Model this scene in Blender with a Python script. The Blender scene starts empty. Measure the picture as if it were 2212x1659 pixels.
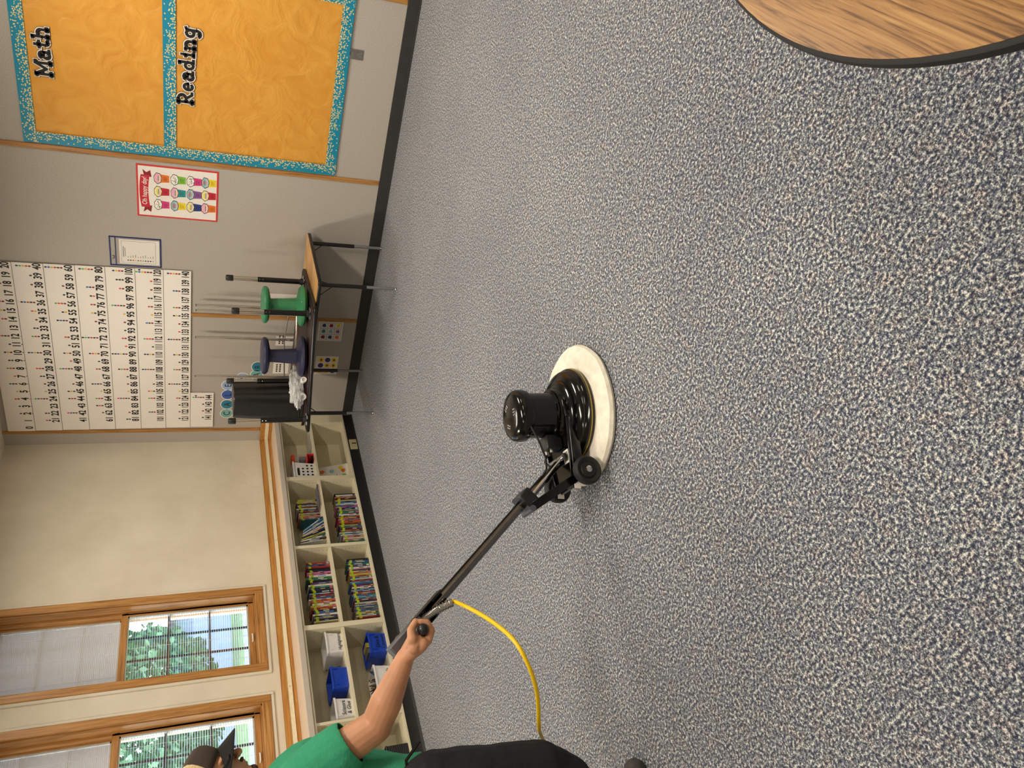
import bpy, bmesh, math, random
from math import sin, cos, pi, radians as R, sqrt
from mathutils import Vector as V, Matrix as M4, noise as MN
random.seed(7)
S = bpy.context.scene
COL = S.collection
# ------------------------------------------------------------------ camera
YAW, PITCH, ROLL, FPX = -0.6789784, 0.3978197, -0.0077787, 1655.23
fw = V((sin(YAW)*cos(PITCH), cos(YAW)*cos(PITCH), -sin(PITCH)))
r0 = V((cos(YAW), -sin(YAW), 0)); d0 = fw.cross(r0)
rr = r0*cos(ROLL)+d0*sin(ROLL); dd = -r0*sin(ROLL)+d0*cos(ROLL)
cam = bpy.data.cameras.new('camera'); co = bpy.data.objects.new('camera', cam); COL.objects.link(co)
mx = M4.Identity(4)
for i in range(3):
    mx[i][0] = dd[i]; mx[i][1] = rr[i]; mx[i][2] = -fw[i]
mx.translation = V((5.6166, -6.0147, 1.55))
co.matrix_world = mx
cam.sensor_width = 36; cam.lens = FPX/2212*36; cam.clip_start = .02; cam.clip_end = 200
S.camera = co
# ------------------------------------------------------------------ colour, world, lights
S.view_settings.view_transform = 'Standard'; S.view_settings.look = 'None'
S.view_settings.gamma = 1; S.view_settings.use_curve_mapping = False
S.view_settings.exposure = 0.0
w = bpy.data.worlds.new('sky'); S.world = w; w.use_nodes = True
wn = w.node_tree.nodes; wl = w.node_tree.links
sk = wn.new('ShaderNodeTexSky'); sk.sky_type = 'NISHITA'; sk.sun_disc = False
sk.sun_elevation = R(50); sk.sun_rotation = R(200); sk.air_density = 1.0; sk.dust_density = 2.5
wl.new(sk.outputs[0], wn['Background'].inputs[0]); wn['Background'].inputs[1].default_value = 0.95
sun = bpy.data.lights.new('sun', 'SUN'); sun.energy = 5.0; sun.angle = R(1); sun.color = (1, .95, .86)
so = bpy.data.objects.new('sun', sun); COL.objects.link(so)
so.rotation_euler = V((.75, .25, -1)).to_track_quat('-Z', 'Y').to_euler() if False else V((-.45, .5, -1)).to_track_quat('-Z', 'Y').to_euler()
LAMPS = [(1.5, -1.7), (1.5, -4.4), (1.5, -7.1), (4.5, -1.7), (4.5, -4.4), (4.5, -7.1), (7.5, -1.7), (7.5, -4.4), (7.5, -7.1)]
LPOW = {(1.5, -1.7): 26, (1.5, -4.4): 42, (1.5, -7.1): 20, (4.5, -1.7): 60, (4.5, -4.4): 52, (4.5, -7.1): 12, (7.5, -1.7): 40, (7.5, -4.4): 18, (7.5, -7.1): 14}
for x, y in LAMPS:
    l = bpy.data.lights.new('panel_light', 'AREA'); l.shape = 'RECTANGLE'; l.size = .28; l.size_y = 1.15
    l.energy = LPOW[(x, y)]; l.color = (1, .90, .76)
    o = bpy.data.objects.new('panel_light', l); COL.objects.link(o); o.location = (x, y, 3.04)
# ------------------------------------------------------------------ materials
def nodes(name, rough=.6, metal=0, color=(.5, .5, .5), **kw):
    m = bpy.data.materials.new(name); m.use_nodes = True
    b = m.node_tree.nodes['Principled BSDF']
    b.inputs['Roughness'].default_value = rough; b.inputs['Metallic'].default_value = metal
    b.inputs['Base Color'].default_value = (*color, 1)
    for k, v_ in kw.items():
        b.inputs[k.replace('_', ' ')].default_value = v_
    return m, m.node_tree.nodes, m.node_tree.links, b
def srgb(*c):
    return tuple((x/255/12.92 if x/255 <= .04045 else ((x/255+.055)/1.055)**2.4) for x in c)
def mapping(n, l, scale, rot=(0, 0, 0), coord='Object'):
    t = n.new('ShaderNodeTexCoord'); mp = n.new('ShaderNodeMapping')
    mp.inputs['Scale'].default_value = scale; mp.inputs['Rotation'].default_value = rot
    l.new(t.outputs[coord], mp.inputs[0]); return mp
def add_bump(n, l, b, src, strength, dist=.01, prev=None):
    bp = n.new('ShaderNodeBump'); bp.inputs['Strength'].default_value = strength; bp.inputs['Distance'].default_value = dist
    l.new(src, bp.inputs['Height'])
    if prev: l.new(prev.outputs[0], bp.inputs['Normal'])
    l.new(bp.outputs[0], b.inputs['Normal']); return bp
def ramp(n, l, src, stops, interp='LINEAR'):
    c = n.new('ShaderNodeValToRGB'); c.color_ramp.interpolation = interp
    e = c.color_ramp.elements
    while len(e) < len(stops): e.new(.5)
    for i, (p, k) in enumerate(stops): e[i].position = p; e[i].color = (*k, 1)
    l.new(src, c.inputs[0]); return c
_pm = {}
def plain(name, rgb, rough=.6, metal=0, vary=.06, scale=40, bump=0, **kw):
    if name in _pm: return _pm[name]
    c = srgb(*rgb); m, n, l, b = nodes(name, rough, metal, c, **kw)
    mp = mapping(n, l, (scale,)*3); t = n.new('ShaderNodeTexNoise'); t.inputs['Scale'].default_value = 1; t.inputs['Detail'].default_value = 3
    l.new(mp.outputs[0], t.inputs[0])
    k = ramp(n, l, t.outputs[0], [(.3, tuple(x*(1-vary) for x in c)), (.7, tuple(min(1, x*(1+vary)) for x in c))])
    l.new(k.outputs[0], b.inputs['Base Color'])
    if bump: add_bump(n, l, b, t.outputs[0], bump)
    _pm[name] = m; return m
def wood(name, c1, c2, c3, scale=(1, 1, 1), rough=.4, rot=(0, 0, 0)):
    m, n, l, b = nodes(name, rough)
    mp = mapping(n, l, scale, rot)
    t = n.new('ShaderNodeTexNoise'); t.inputs['Scale'].default_value = 1; t.inputs['Detail'].default_value = 6; t.inputs['Roughness'].default_value = .6; t.inputs['Distortion'].default_value = .6
    l.new(mp.outputs[0], t.inputs[0])
    k = ramp(n, l, t.outputs[0], [(.3, srgb(*c1)), (.5, srgb(*c2)), (.7, srgb(*c3))])
    l.new(k.outputs[0], b.inputs['Base Color']); add_bump(n, l, b, t.outputs[0], .08)
    return m
M = {}
# carpet : flecked loop pile
m, n, l, b = nodes('carpet', .95); M['carpet'] = m
mp = mapping(n, l, (1, 1, 1))
nf = n.new('ShaderNodeTexNoise'); nf.inputs['Scale'].default_value = 105; nf.inputs['Detail'].default_value = 2.5; nf.inputs['Roughness'].default_value = .8
l.new(mp.outputs[0], nf.inputs[0])
k1 = ramp(n, l, nf.outputs[0], [(.38, srgb(34, 39, 66)), (.455, srgb(82, 88, 104)), (.505, srgb(127, 129, 136)), (.555, srgb(175, 175, 176)), (.63, srgb(234, 232, 226))])
nc = n.new('ShaderNodeTexNoise'); nc.inputs['Scale'].default_value = 21; nc.inputs['Detail'].default_value = 3; nc.inputs['Roughness'].default_value = .7
l.new(mp.outputs[0], nc.inputs[0])
kc = ramp(n, l, nc.outputs[0], [(.30, srgb(70, 76, 124)), (.40, srgb(112, 122, 144)), (.47, srgb(128, 150, 152)), (.54, srgb(138, 138, 136)), (.61, srgb(158, 138, 134)), (.70, srgb(164, 154, 134))])
mxr = n.new('ShaderNodeMix'); mxr.data_type = 'RGBA'; mxr.blend_type = 'OVERLAY'; mxr.inputs[0].default_value = .55
mxr.inputs[0].default_value = .45
l.new(k1.outputs[0], mxr.inputs[6]); l.new(kc.outputs[0], mxr.inputs[7])
nl = n.new('ShaderNodeTexNoise'); nl.inputs['Scale'].default_value = 1.3; nl.inputs['Detail'].default_value = 5
l.new(mp.outputs[0], nl.inputs[0])
k3 = ramp(n, l, nl.outputs[0], [(.3, (.74, .75, .80)), (.7, (1, 1, 1))])
mx2 = n.new('ShaderNodeMix'); mx2.data_type = 'RGBA'; mx2.blend_type = 'MULTIPLY'; mx2.inputs[0].default_value = .75
l.new(mxr.outputs[2], mx2.inputs[6]); l.new(k3.outputs[0], mx2.inputs[7]); l.new(mx2.outputs[2], b.inputs['Base Color'])
b.inputs['Sheen Weight'].default_value = .25
add_bump(n, l, b, nf.outputs[0], .6, .004)
# tackable fabric panel
m, n, l, b = nodes('wall_fabric', .95); M['fabric'] = m
mp = mapping(n, l, (1, 1, 1))
t1 = n.new('ShaderNodeTexNoise'); t1.inputs['Scale'].default_value = 160; t1.inputs['Detail'].default_value = 3; l.new(mp.outputs[0], t1.inputs[0])
k = ramp(n, l, t1.outputs[0], [(.3, srgb(168, 161, 152)), (.7, srgb(194, 187, 178))]); l.new(k.outputs[0], b.inputs['Base Color'])
add_bump(n, l, b, t1.outputs[0], .35, .003)
# plaster
m, n, l, b = nodes('plaster', .75); M['plaster'] = m
mp = mapping(n, l, (1, 1, 1))
t1 = n.new('ShaderNodeTexNoise'); t1.inputs['Scale'].default_value = 2.2; t1.inputs['Detail'].default_value = 5; l.new(mp.outputs[0], t1.inputs[0])
k = ramp(n, l, t1.outputs[0], [(.3, srgb(212, 203, 182)), (.7, srgb(226, 218, 199))]); l.new(k.outputs[0], b.inputs['Base Color'])
t2 = n.new('ShaderNodeTexNoise'); t2.inputs['Scale'].default_value = 9; t2.inputs['Detail'].default_value = 6; l.new(mp.outputs[0], t2.inputs[0])
add_bump(n, l, b, t2.outputs[0], .25, .02)
M['ceiling'] = plain('ceiling_paint', (225, 220, 208), .9)
M['oak_v'] = wood('oak_trim_vertical', (134, 88, 40), (178, 126, 66), (198, 148, 86), (60, 60, 3))
M['oak_y'] = wood('oak_trim_crosswise', (134, 88, 40), (178, 126, 66), (198, 148, 86), (60, 3, 60))
M['oak_h'] = wood('oak_trim_horizontal', (150, 98, 40), (186, 130, 62), (204, 150, 80), (60, 3, 60))
M['laminate'] = wood('honey_wood_laminate', (186, 136, 76), (206, 158, 96), (220, 176, 116), (3, 30, 30), .35)
# near table laminate with strong grain
m, n, l, b = nodes('strong_grain_laminate', .4); M['grain'] = m
mp = mapping(n, l, (120, 4.2, 20))
t1 = n.new('ShaderNodeTexNoise'); t1.inputs['Scale'].default_value = 1; t1.inputs['Detail'].default_value = 7; t1.inputs['Distortion'].default_value = .7; t1.inputs['Roughness'].default_value = .62
l.new(mp.outputs[0], t1.inputs[0])
k = ramp(n, l, t1.outputs[0], [(.34, srgb(74, 50, 26)), (.42, srgb(122, 84, 44)), (.48, srgb(150, 108, 60)), (.56, srgb(166, 124, 72)), (.68, srgb(184, 144, 90))]); l.new(k.outputs[0], b.inputs['Base Color'])
M['cabinet'] = plain('cream_cabinet_laminate', (222, 213, 184), .45, 0, .03, 4)
M['counter'] = plain('pale_counter_laminate', (228, 206, 184), .4, 0, .03, 30)
M['fascia'] = plain('counter_edge', (196, 186, 172), .5, 0, .03, 10)
M['raceway'] = plain('cream_metal_raceway', (232, 220, 188), .35)
M['blackbase'] = plain('black_rubber_base', (20, 20, 21), .5, 0, .1, 20)
M['darkbase'] = plain('dark_grey_rubber_base', (50, 49, 48), .55, 0, .1, 12)
M['black'] = plain('black_enamel', (16, 16, 17), .28)
M['blackgloss'] = plain('gloss_black_paint', (5, 5, 6), .13, 0, .2, 30)
M['blackplastic'] = plain('black_plastic', (22, 22, 24), .35, 0, .1, 30)
M['blackmatte'] = plain('matte_black', (14, 14, 15), .7)
M['rubber'] = plain('black_rubber', (20, 20, 21), .6)
M['pole'] = plain('dark_chrome_tube', (118, 114, 112), .18, 1.0, .03)
M['chrome'] = plain('chrome', (205, 205, 205), .14, 1.0, .03)
M['steel'] = plain('brushed_steel', (165, 162, 158), .32, 1.0, .05, 80)
M['greymetal'] = plain('grey_painted_metal', (92, 94, 100), .35, .4)
M['silver'] = plain('silver_leg_paint', (140, 142, 146), .38, .5)
M['brown'] = plain('dark_brown_underside', (52, 34, 34), .55, 0, .15, 12)
M['green'] = plain('green_stool_plastic', (52, 128, 84), .42, 0, .04, 60, .05)
M['navy'] = plain('navy_stool_plastic', (36, 38, 66), .42, 0, .06, 60, .05)
M['white'] = plain('white_plastic', (236, 234, 230), .35, 0, .02)
M['pad'] = plain('white_wool_bonnet', (232, 226, 210), .95, 0, .10, 24, .6)
M['yellow'] = plain('yellow_cord_rubber', (240, 200, 10), .4, 0, .04)
M['gold'] = plain('gold_line', (170, 140, 50), .5)
M['blue'] = plain('blue_bin_plastic', (16, 62, 178), .3, 0, .05)
M['whitebin'] = plain('white_bin_plastic', (226, 224, 222), .4, 0, .02)
M['paper'] = plain('white_paper', (244, 239, 232), .6, 0, .02)
M['glosspaper'] = plain('laminated_white_card', (248, 243, 236), .22, 0, .02, 3)
M['ink'] = plain('black_ink', (14, 13, 13), .5)
M['greyline'] = plain('grey_print_line', (120, 116, 112), .5)
M['orange'] = plain('orange_lid', (224, 84, 20), .4)
M['red'] = plain('red_plastic', (214, 54, 58), .35)
M['lime'] = plain('lime_sticker', (170, 186, 32), .5, 0, .05)
M['outletgrey'] = plain('grey_receptacle', (120, 116, 112), .4)
M['almond'] = plain('almond_plate', (198, 190, 150), .4)
M['darkred'] = plain('dark_red_jack', (96, 30, 20), .5)
M['vinyl'] = plain('window_vinyl', (196, 196, 190), .4)
M['muntin'] = plain('dark_muntin', (50, 46, 52), .4)
M['slat'] = plain('blind_slat', (224, 226, 228), .4, 0, .02)
M['shade'] = plain('closed_blind', (205, 205, 205), .6, 0, .03)
M['skin'] = plain('skin', (192, 138, 104), .5, 0, .10, 14, .08, Subsurface_Weight=.08)
M['shirt'] = plain('green_cotton', (50, 150, 112), .9, 0, .06, 90, .25)
M['shorts'] = plain('black_cotton', (20, 21, 27), .85, 0, .15, 40, .3)
M['capbrown'] = plain('brown_cap_cloth', (62, 50, 42), .85)
M['brim'] = plain('dark_brim_cloth', (24, 21, 20), .85)
M['capbeige'] = plain('beige_cap_mesh', (206, 186, 140), .9, 0, .2, 160)
M['hair'] = plain('brown_beard', (74, 50, 30), .9, 0, .4, 160, .6)
M['shoe'] = plain('grey_shoe', (66, 64, 62), .7, 0, .2, 60, .2)
M['lawn'] = plain('grass', (96, 124, 70), .95, 0, .25, 3)
M['road'] = plain('asphalt', (130, 132, 136), .9, 0, .1, 5)
M['leaf'] = plain('leaves', (96, 140, 98), .7, 0, .35, 3)
M['bark'] = plain('bark', (84, 66, 50), .9)
M['glassblue'] = plain('distant_window', (110, 130, 160), .3)
M['brick'] = plain('pale_building', (170, 180, 196), .8)
for nm, c in dict(d2=(140, 22, 40), d3=(30, 62, 46), d4=(206, 66, 48), d5=(226, 190, 36), d6=(44, 100, 176), d7=(240, 70, 70), d8=(86, 190, 64), d9=(24, 26, 26), d10=(24, 36, 96), d11=(22, 24, 50), d12=(190, 180, 170)).items():
    M[nm] = plain('dot_'+nm, c, .5)
# wrinkled orange paper
m, n, l, b = nodes('orange_butcher_paper', .5, 0, srgb(232, 160, 36)); M['opaper'] = m
mp = mapping(n, l, (1, 1, 1), (0, R(35), 0))
t1 = n.new('ShaderNodeTexNoise'); t1.inputs['Scale'].default_value = 5.5; t1.inputs['Detail'].default_value = 4; t1.inputs['Distortion'].default_value = 1.6; l.new(mp.outputs[0], t1.inputs[0])
k = ramp(n, l, t1.outputs[0], [(.3, srgb(218, 150, 48)), (.7, srgb(228, 166, 66))]); l.new(k.outputs[0], b.inputs['Base Color'])
add_bump(n, l, b, t1.outputs[0], .35, .03)
# teal border with gold confetti, dense towards one long edge. object x = along, y = across in metres
m, n, l, b = nodes('teal_confetti_border', .35); M['border'] = m
tc = n.new('ShaderNodeTexCoord'); vo = n.new('ShaderNodeTexVoronoi'); vo.voronoi_dimensions = '2D'; vo.inputs['Scale'].default_value = 84
l.new(tc.outputs['Object'], vo.inputs['Vector'])
sx = n.new('ShaderNodeSeparateXYZ'); l.new(tc.outputs['Object'], sx.inputs[0])
sc = n.new('ShaderNodeSeparateXYZ'); l.new(vo.outputs['Color'], sc.inputs[0])
mr = n.new('ShaderNodeMapRange'); mr.inputs[1].default_value = 0; mr.inputs[2].default_value = .075; mr.inputs[3].default_value = .0; mr.inputs[4].default_value = .85; l.new(sx.outputs[1], mr.inputs[0])
lt = n.new('ShaderNodeMath'); lt.operation = 'LESS_THAN'; l.new(sc.outputs[0], lt.inputs[0]); l.new(mr.outputs[0], lt.inputs[1])
ld = n.new('ShaderNodeMath'); ld.operation = 'LESS_THAN'; l.new(vo.outputs['Distance'], ld.inputs[0]); ld.inputs[1].default_value = .40
ml = n.new('ShaderNodeMath'); ml.operation = 'MULTIPLY'; l.new(lt.outputs[0], ml.inputs[0]); l.new(ld.outputs[0], ml.inputs[1])
mc = n.new('ShaderNodeMix'); mc.data_type = 'RGBA'; mc.inputs[6].default_value = (*srgb(16, 138, 170), 1); mc.inputs[7].default_value = (*srgb(240, 216, 140), 1)
l.new(ml.outputs[0], mc.inputs[0]); l.new(mc.outputs[2], b.inputs['Base Color'])
# glass / clear plastic
def clear(name, tint=(1, 1, 1), gloss=.08, rough=.02, haze=0):
    m = bpy.data.materials.new(name); m.use_nodes = True; n = m.node_tree.nodes; l = m.node_tree.links
    n.remove(n['Principled BSDF']); tr = n.new('ShaderNodeBsdfTransparent'); tr.inputs[0].default_value = (*tint, 1)
    gl = n.new('ShaderNodeBsdfGlossy'); gl.inputs['Roughness'].default_value = rough
    mixer = n.new('ShaderNodeMixShader'); mixer.inputs[0].default_value = gloss
    l.new(tr.outputs[0], mixer.inputs[1]); l.new(gl.outputs[0], mixer.inputs[2]); out = mixer
    if haze:
        df = n.new('ShaderNodeBsdfDiffuse'); df.inputs[0].default_value = (.9, .9, .9, 1)
        m2 = n.new('ShaderNodeMixShader'); m2.inputs[0].default_value = haze
        l.new(mixer.outputs[0], m2.inputs[1]); l.new(df.outputs[0], m2.inputs[2]); out = m2
    l.new(out.outputs[0], n['Material Output'].inputs[0]); return m
M['glass'] = clear('window_glass', (.93, .97, 1.0))
M['clear'] = clear('clear_plastic', (.95, .95, .95), .12, .08, .12)
M['film'] = clear('clear_film', (1, 1, 1), .05, .1, .03)
M['bag'] = clear('crumpled_clear_bag', (.97, .97, .97), .22, .12, .42)
def emis(name, c, s):
    m, n, l, b = nodes(name, .5, 0, c); b.inputs['Emission Color'].default_value = (*c, 1); b.inputs['Emission Strength'].default_value = s; return m
M['lamp'] = emis('lit_diffuser', (1, .92, .8), 3.0)
# ------------------------------------------------------------------ mesh builder
class MB:
    def __init__(s): s.v = []; s.f = []; s.m = []; s.s = []
    def add(s, vs, fs, mat=0, smooth=False):
        o = len(s.v); s.v += [V(p) for p in vs]
        for f in fs: s.f.append([i+o for i in f]); s.m.append(mat); s.s.append(smooth)
        return s
    def hexa(s, p, mat=0): return s.add(p, [(0, 3, 2, 1), (4, 5, 6, 7), (0, 1, 5, 4), (1, 2, 6, 5), (2, 3, 7, 6), (3, 0, 4, 7)], mat)
    def box(s, x0, x1, y0, y1, z0, z1, mat=0):
        return s.hexa([(x0, y0, z0), (x1, y0, z0), (x1, y1, z0), (x0, y1, z0), (x0, y0, z1), (x1, y0, z1), (x1, y1, z1), (x0, y1, z1)], mat)
    def obox(s, c, ax, h, mat=0):
        c = V(c); ax = [V(a).normalized()*k for a, k in zip(ax, h)]
        return s.hexa([c+ax[0]*i+ax[1]*j+ax[2]*k for k in (-1, 1) for i, j in ((-1, -1), (1, -1), (1, 1), (-1, 1))], mat)
    def prism(s, poly, o, ux, uy, t, mat=0):       # poly in (ux,uy) extruded by vector t
        o, ux, uy, t = V(o), V(ux), V(uy), V(t); a = [o+ux*p[0]+uy*p[1] for p in poly]; k = len(a)
        return s.add(a+[p+t for p in a], [list(range(k))[::-1], list(range(k, 2*k))]+[(i, (i+1) % k, (i+1) % k+k, i+k) for i in range(k)], mat)
    def flat(s, poly, o, ux, uy, mat=0):
        o, ux, uy = V(o), V(ux), V(uy); a = [o+ux*p[0]+uy*p[1] for p in poly]; return s.add(a, [list(range(len(a)))], mat)
    def tube(s, path, rad, n=12, mat=0, caps=True, flat=1.0, up=None):
        path = [V(p) for p in path]; k = len(path)
        rad = rad if isinstance(rad, (list, tuple)) else [rad]*k
        u = None; vs = []
        for i, p in enumerate(path):
            t = (path[min(i+1, k-1)]-path[max(i-1, 0)]).normalized()
            if u is None:
                u = V(up) if up else (V((0, 0, 1)) if abs(t.z) < .9 else V((1, 0, 0)))
            u = (u-t*u.dot(t)).normalized(); w_ = t.cross(u)
            for j in range(n):
                a = 2*pi*j/n; vs.append(p+(u*cos(a)+w_*sin(a)*flat)*rad[i])
        fs = [(i*n+j, i*n+(j+1) % n, (i+1)*n+(j+1) % n, (i+1)*n+j) for i in range(k-1) for j in range(n)]
        s.add(vs, fs, mat, True)
        if caps: s.add([vs[j] for j in range(n)], [list(range(n))[::-1]], mat); s.add([vs[(k-1)*n+j] for j in range(n)], [list(range(n))], mat)
        return s
    def cyl(s, p0, p1, r0, r1=None, n=20, mat=0): return s.tube([p0, p1], [r0, r0 if r1 is None else r1], n, mat)
    def lathe(s, prof, c=(0, 0, 0), n=40, mat=0, ax=((1, 0, 0), (0, 1, 0), (0, 0, 1)), smooth=True, lobes=None):
        c = V(c); X, Y, Z = [V(a).normalized() for a in ax]; vs = []
        for r_, z in prof:
            for j in range(n):
                a = 2*pi*j/n; q = r_*(lobes(a, z) if lobes else 1)
                vs.append(c+X*(q*cos(a))+Y*(q*sin(a))+Z*z)
        k = len(prof)
        fs = [(i*n+j, i*n+(j+1) % n, (i+1)*n+(j+1) % n, (i+1)*n+j) for i in range(k-1) for j in range(n)]
        s.add(vs, fs, mat, smooth)
        if prof[0][0] > 1e-6: s.add(vs[:n], [list(range(n))[::-1]], mat)
        if prof[-1][0] > 1e-6: s.add(vs[-n:], [list(range(n))], mat)
        return s
    def ell(s, c, rad, n=16, mat=0, rot=None):
        c = V(c); vs = []; k = n//2
        for i in range(k+1):
            for j in range(n):
                a = pi*i/k; q = 2*pi*j/n; p = V((sin(a)*cos(q)*rad[0], sin(a)*sin(q)*rad[1], cos(a)*rad[2]))
                if rot: p = rot @ p
                vs.append(c+p)
        return s.add(vs, [(i*n+j, (i+1)*n+j, (i+1)*n+(j+1) % n, i*n+(j+1) % n) for i in range(k) for j in range(n)], mat, True)
    def build(s, name, mats, parent=None, bevel=0, seg=2, local=False, origin=None, sharp=35):
        if not isinstance(mats, (list, tuple)): mats = [mats]
        me = bpy.data.meshes.new(name)
        off = V((0, 0, 0))
        if parent is not None and not local: off = world_loc(parent)
        elif origin is not None: off = V(origin)
        me.from_pydata([tuple(p-off) for p in s.v], [], s.f)
        for mt in mats: me.materials.append(M[mt] if isinstance(mt, str) else mt)
        me.polygons.foreach_set('material_index', s.m); me.polygons.foreach_set('use_smooth', s.s)
        bm_ = bmesh.new(); bm_.from_mesh(me); bmesh.ops.remove_doubles(bm_, verts=bm_.verts, dist=1e-6); bmesh.ops.recalc_face_normals(bm_, faces=bm_.faces); bm_.to_mesh(me); bm_.free()
        try: me.set_sharp_from_angle(angle=R(sharp))
        except Exception: pass
        o = bpy.data.objects.new(name, me); COL.objects.link(o)
        if parent is not None: o.parent = parent
        elif origin is not None: o.location = origin
        if bevel:
            b_ = o.modifiers.new('bevel', 'BEVEL'); b_.width = bevel; b_.segments = seg; b_.limit_method = 'ANGLE'; b_.angle_limit = R(40); b_.harden_normals = False
        return o
def world_loc(o):
    p = V(o.location)
    while o.parent: o = o.parent; p += V(o.location)
    return p
def tag(o, label=None, cat=None, group=None, kind=None):
    if label: o['label'] = label
    if cat: o['category'] = cat
    if group: o['group'] = group
    if kind: o['kind'] = kind
    return o
def thing(name, loc, label, cat, group=None, rotz=0):
    o = bpy.data.objects.new(name, None); COL.objects.link(o); o.location = loc; o.rotation_euler = (0, 0, rotz); o.empty_display_size = .05
    return tag(o, label, cat, group)
def struct(mb, name, mats, **kw): return tag(mb.build(name, mats, **kw), kind='structure')
# text helper : flat glyph geometry added to a builder
_tx = {}
def text_geo(t):
    if t not in _tx:
        cu = bpy.data.curves.new('glyphs', 'FONT'); cu.body = t; cu.resolution_u = 3; cu.fill_mode = 'FRONT'; cu.offset = .03 if t.isdigit() else .010
        ob = bpy.data.objects.new('glyphs', cu); me = bpy.data.meshes.new_from_object(ob)
        _tx[t] = ([tuple(v_.co) for v_ in me.vertices], [tuple(p.vertices) for p in me.polygons])
        bpy.data.meshes.remove(me); bpy.data.objects.remove(ob); bpy.data.curves.remove(cu)
    return _tx[t]
def put_text(mb, t, o, ux, uy, h, sxx=1, mat=0, align='C', shear=0):   # h = cap height
    vs, fs = text_geo(t)
    if not vs: return
    k = h/.73; xs = [p[0] for p in vs]; x0 = min(xs); wd = max(xs)-x0
    dx = -x0-wd/2 if align == 'C' else -x0
    o, ux, uy = V(o), V(ux), V(uy)
    mb.add([o+ux*((p[0]+dx+p[1]*shear)*k*sxx)+uy*(p[1]*k) for p in vs], fs, mat)
# ------------------------------------------------------------------ room shell
CEIL = 3.10; XR = 9.0; YF = -9.0; TH = .25
struct(MB().box(-.25, XR+.2, YF-.2, .2, -.1, 0), 'floor', 'carpet')
struct(MB().box(-.25, XR+.2, YF-.2, .2, CEIL, CEIL+.1), 'ceiling', 'ceiling')
struct(MB().box(-.25, XR+.2, 0, .2, 0, CEIL), 'wall_right', 'fabric')
struct(MB().box(XR, XR+.2, YF-.2, 0, 0, CEIL), 'wall_back', 'plaster')
struct(MB().box(-.25, XR, YF-.2, YF, 0, CEIL), 'wall_front', 'plaster')
WIN = [(-2.545, -1.88), (-3.535, -2.87), (-4.525, -3.86)]; WZ0, WZ1 = 1.035, 2.92
wb = MB(); ys = [YF]+[a for p in reversed(WIN) for a in p]+[0]
wb.box(-TH, 0, YF, 0, 0, WZ0); wb.box(-TH, 0, YF, 0, WZ1, CEIL)
for i in range(0, len(ys), 2): wb.box(-TH, 0, ys[i], ys[i+1], WZ0, WZ1)
struct(wb, 'wall_left', 'plaster')
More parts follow.
